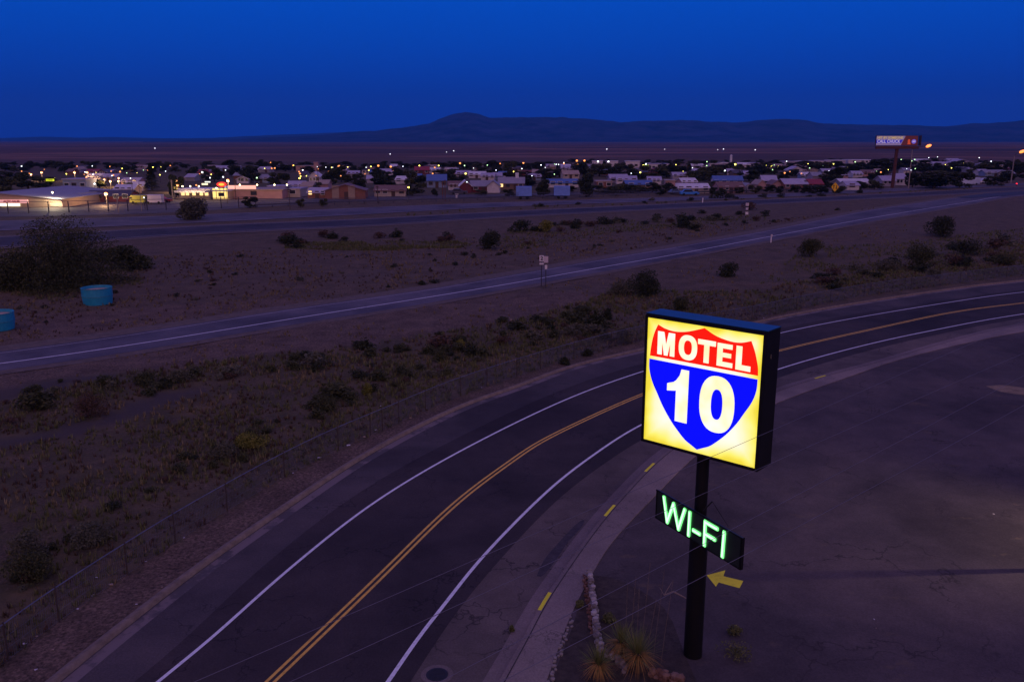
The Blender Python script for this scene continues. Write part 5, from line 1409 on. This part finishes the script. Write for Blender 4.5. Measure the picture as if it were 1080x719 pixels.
# ------------------------------------------------------------------ lot lamp and post just outside the frame at right
x, y = G(1330, 596, .1)
t = empty('lot_lamp', (x, y, .1), 'parking lot lamp on a grey post right of the lot', 'lamp')
MB().tube((0,0,0),(0,0,4.2),.06,.05,8).build('post', M_post, t)
hd = MB().box((-.2,0,4.25),(.5,.25,.12)).build('head', M_post, t)
l = bpy.data.lights.new('spot', 'SPOT'); l.energy = 4200; l.color = (1, .70, .58); l.spot_size = math.radians(85); l.spot_blend = 1.0; l.shadow_soft_size = .12
lo = bpy.data.objects.new('light', l); COL.objects.link(lo); lo.parent = t; lo.location = (-.3, 0, 4.1)
tx, ty = G(1085, 568, .1); d = Vector((tx, ty, .1)) - Vector((x-.3, y, 4.2)); lo.rotation_euler = d.to_track_quat('-Z', 'Y').to_euler()
x, y = G(1120, 600.5, .1)
t = empty('steel_bollard', (x, y, .1), 'plain steel post on the lot whose shadow runs left', 'post')
MB().tube((0,0,0),(0,0,2.6),.13,.13,12).build('shaft', M_post, t); MB().tube((0,0,2.6),(0,0,2.66),.14,.06,12).build('cap', M_post, t)

# ------------------------------------------------------------------ haze
hz = MB().box((0, 0, 0), (1, 1, 1)).build('haze', None if False else MATS['black_painted_steel'])
hz.data.materials.clear()
m = bpy.data.materials.new('haze_air'); m.use_nodes = True; nt = m.node_tree; nt.nodes.clear()
out = N(nt, 'ShaderNodeOutputMaterial'); pv = N(nt, 'ShaderNodeVolumePrincipled'); pv.inputs['Color'].default_value = (.05, .34, 1.0, 1); pv.inputs['Density'].default_value = 7e-5
pv.inputs['Anisotropy'].default_value = 0.0
nt.links.new(pv.outputs[0], out.inputs['Volume']); hz.data.materials.append(m)
hz.scale = (44000, 40000, 900); hz.location = (0, 0, 900/2 - 20); tag(hz, kind='stuff')

# ------------------------------------------------------------------ world: dusk
w = bpy.data.worlds.new('World'); S.world = w; w.use_nodes = True; nt = w.node_tree; bg = nt.nodes['Background']
tc = N(nt, 'ShaderNodeTexCoord'); sp = N(nt, 'ShaderNodeSeparateXYZ'); nt.links.new(tc.outputs['Generated'], sp.inputs[0])
east = ramp(nt, sp.outputs[2], [(0, (.0, .038, .44)), (.06, (.0, .056, .50)), (.11, (.0, .074, .57)), (.18, (.0, .092, .65)), (.45, (.08, .09, .42)), (1.0, (.26, .165, .43))])
west = ramp(nt, sp.outputs[2], [(0, (1.0, .45, .36)), (.12, (.75, .36, .40)), (.4, (.40, .25, .42)), (1.0, (.26, .165, .43))])
sky = N(nt, 'ShaderNodeTexSky', sky_type='NISHITA'); sky.sun_disc = False
sky.sun_elevation = math.radians(1.0); sky.sun_rotation = math.radians(180); sky.altitude = 1100
k = N(nt, 'ShaderNodeMapRange', interpolation_type='SMOOTHSTEP'); k.inputs[1].default_value = .25; k.inputs[2].default_value = -.55
nt.links.new(sp.outputs[1], k.inputs[0])
west2 = mix(nt, 1.0, west, mix(nt, 1.0, sky.outputs[0], (.03, .03, .045), 'MULTIPLY'), 'ADD')
c = mix(nt, k.outputs[0], east, west2)
nt.links.new(c, bg.inputs['Color']); bg.inputs['Strength'].default_value = 1.0

sl = bpy.data.lights.new('afterglow', 'SUN'); sl.energy = .12; sl.angle = math.radians(30); sl.color = (1, .55, .62)
so_ = bpy.data.objects.new('afterglow_sun', sl); COL.objects.link(so_); so_.rotation_euler = (math.radians(78), 0, 0)   # low in the west, behind the camera

# ------------------------------------------------------------------ camera and render settings
cam = bpy.data.cameras.new('camera'); cam.sensor_width = 36; cam.lens = F/1080*36; cam.clip_end = 80000; cam.clip_start = .1
co = bpy.data.objects.new('camera', cam); COL.objects.link(co); co.location = (0, 0, CAMH); co.rotation_euler = (math.pi/2 - PITCH, 0, 0)
S.camera = co
S.view_settings.view_transform = 'Standard'; S.view_settings.look = 'None'; S.view_settings.gamma = 1; S.view_settings.exposure = 0
S.cycles.max_bounces = 5; S.cycles.diffuse_bounces = 2; S.cycles.glossy_bounces = 2; S.cycles.transparent_max_bounces = 8; S.cycles.volume_bounces = 0
S.cycles.sample_clamp_indirect = 2.0; S.cycles.use_denoising = True
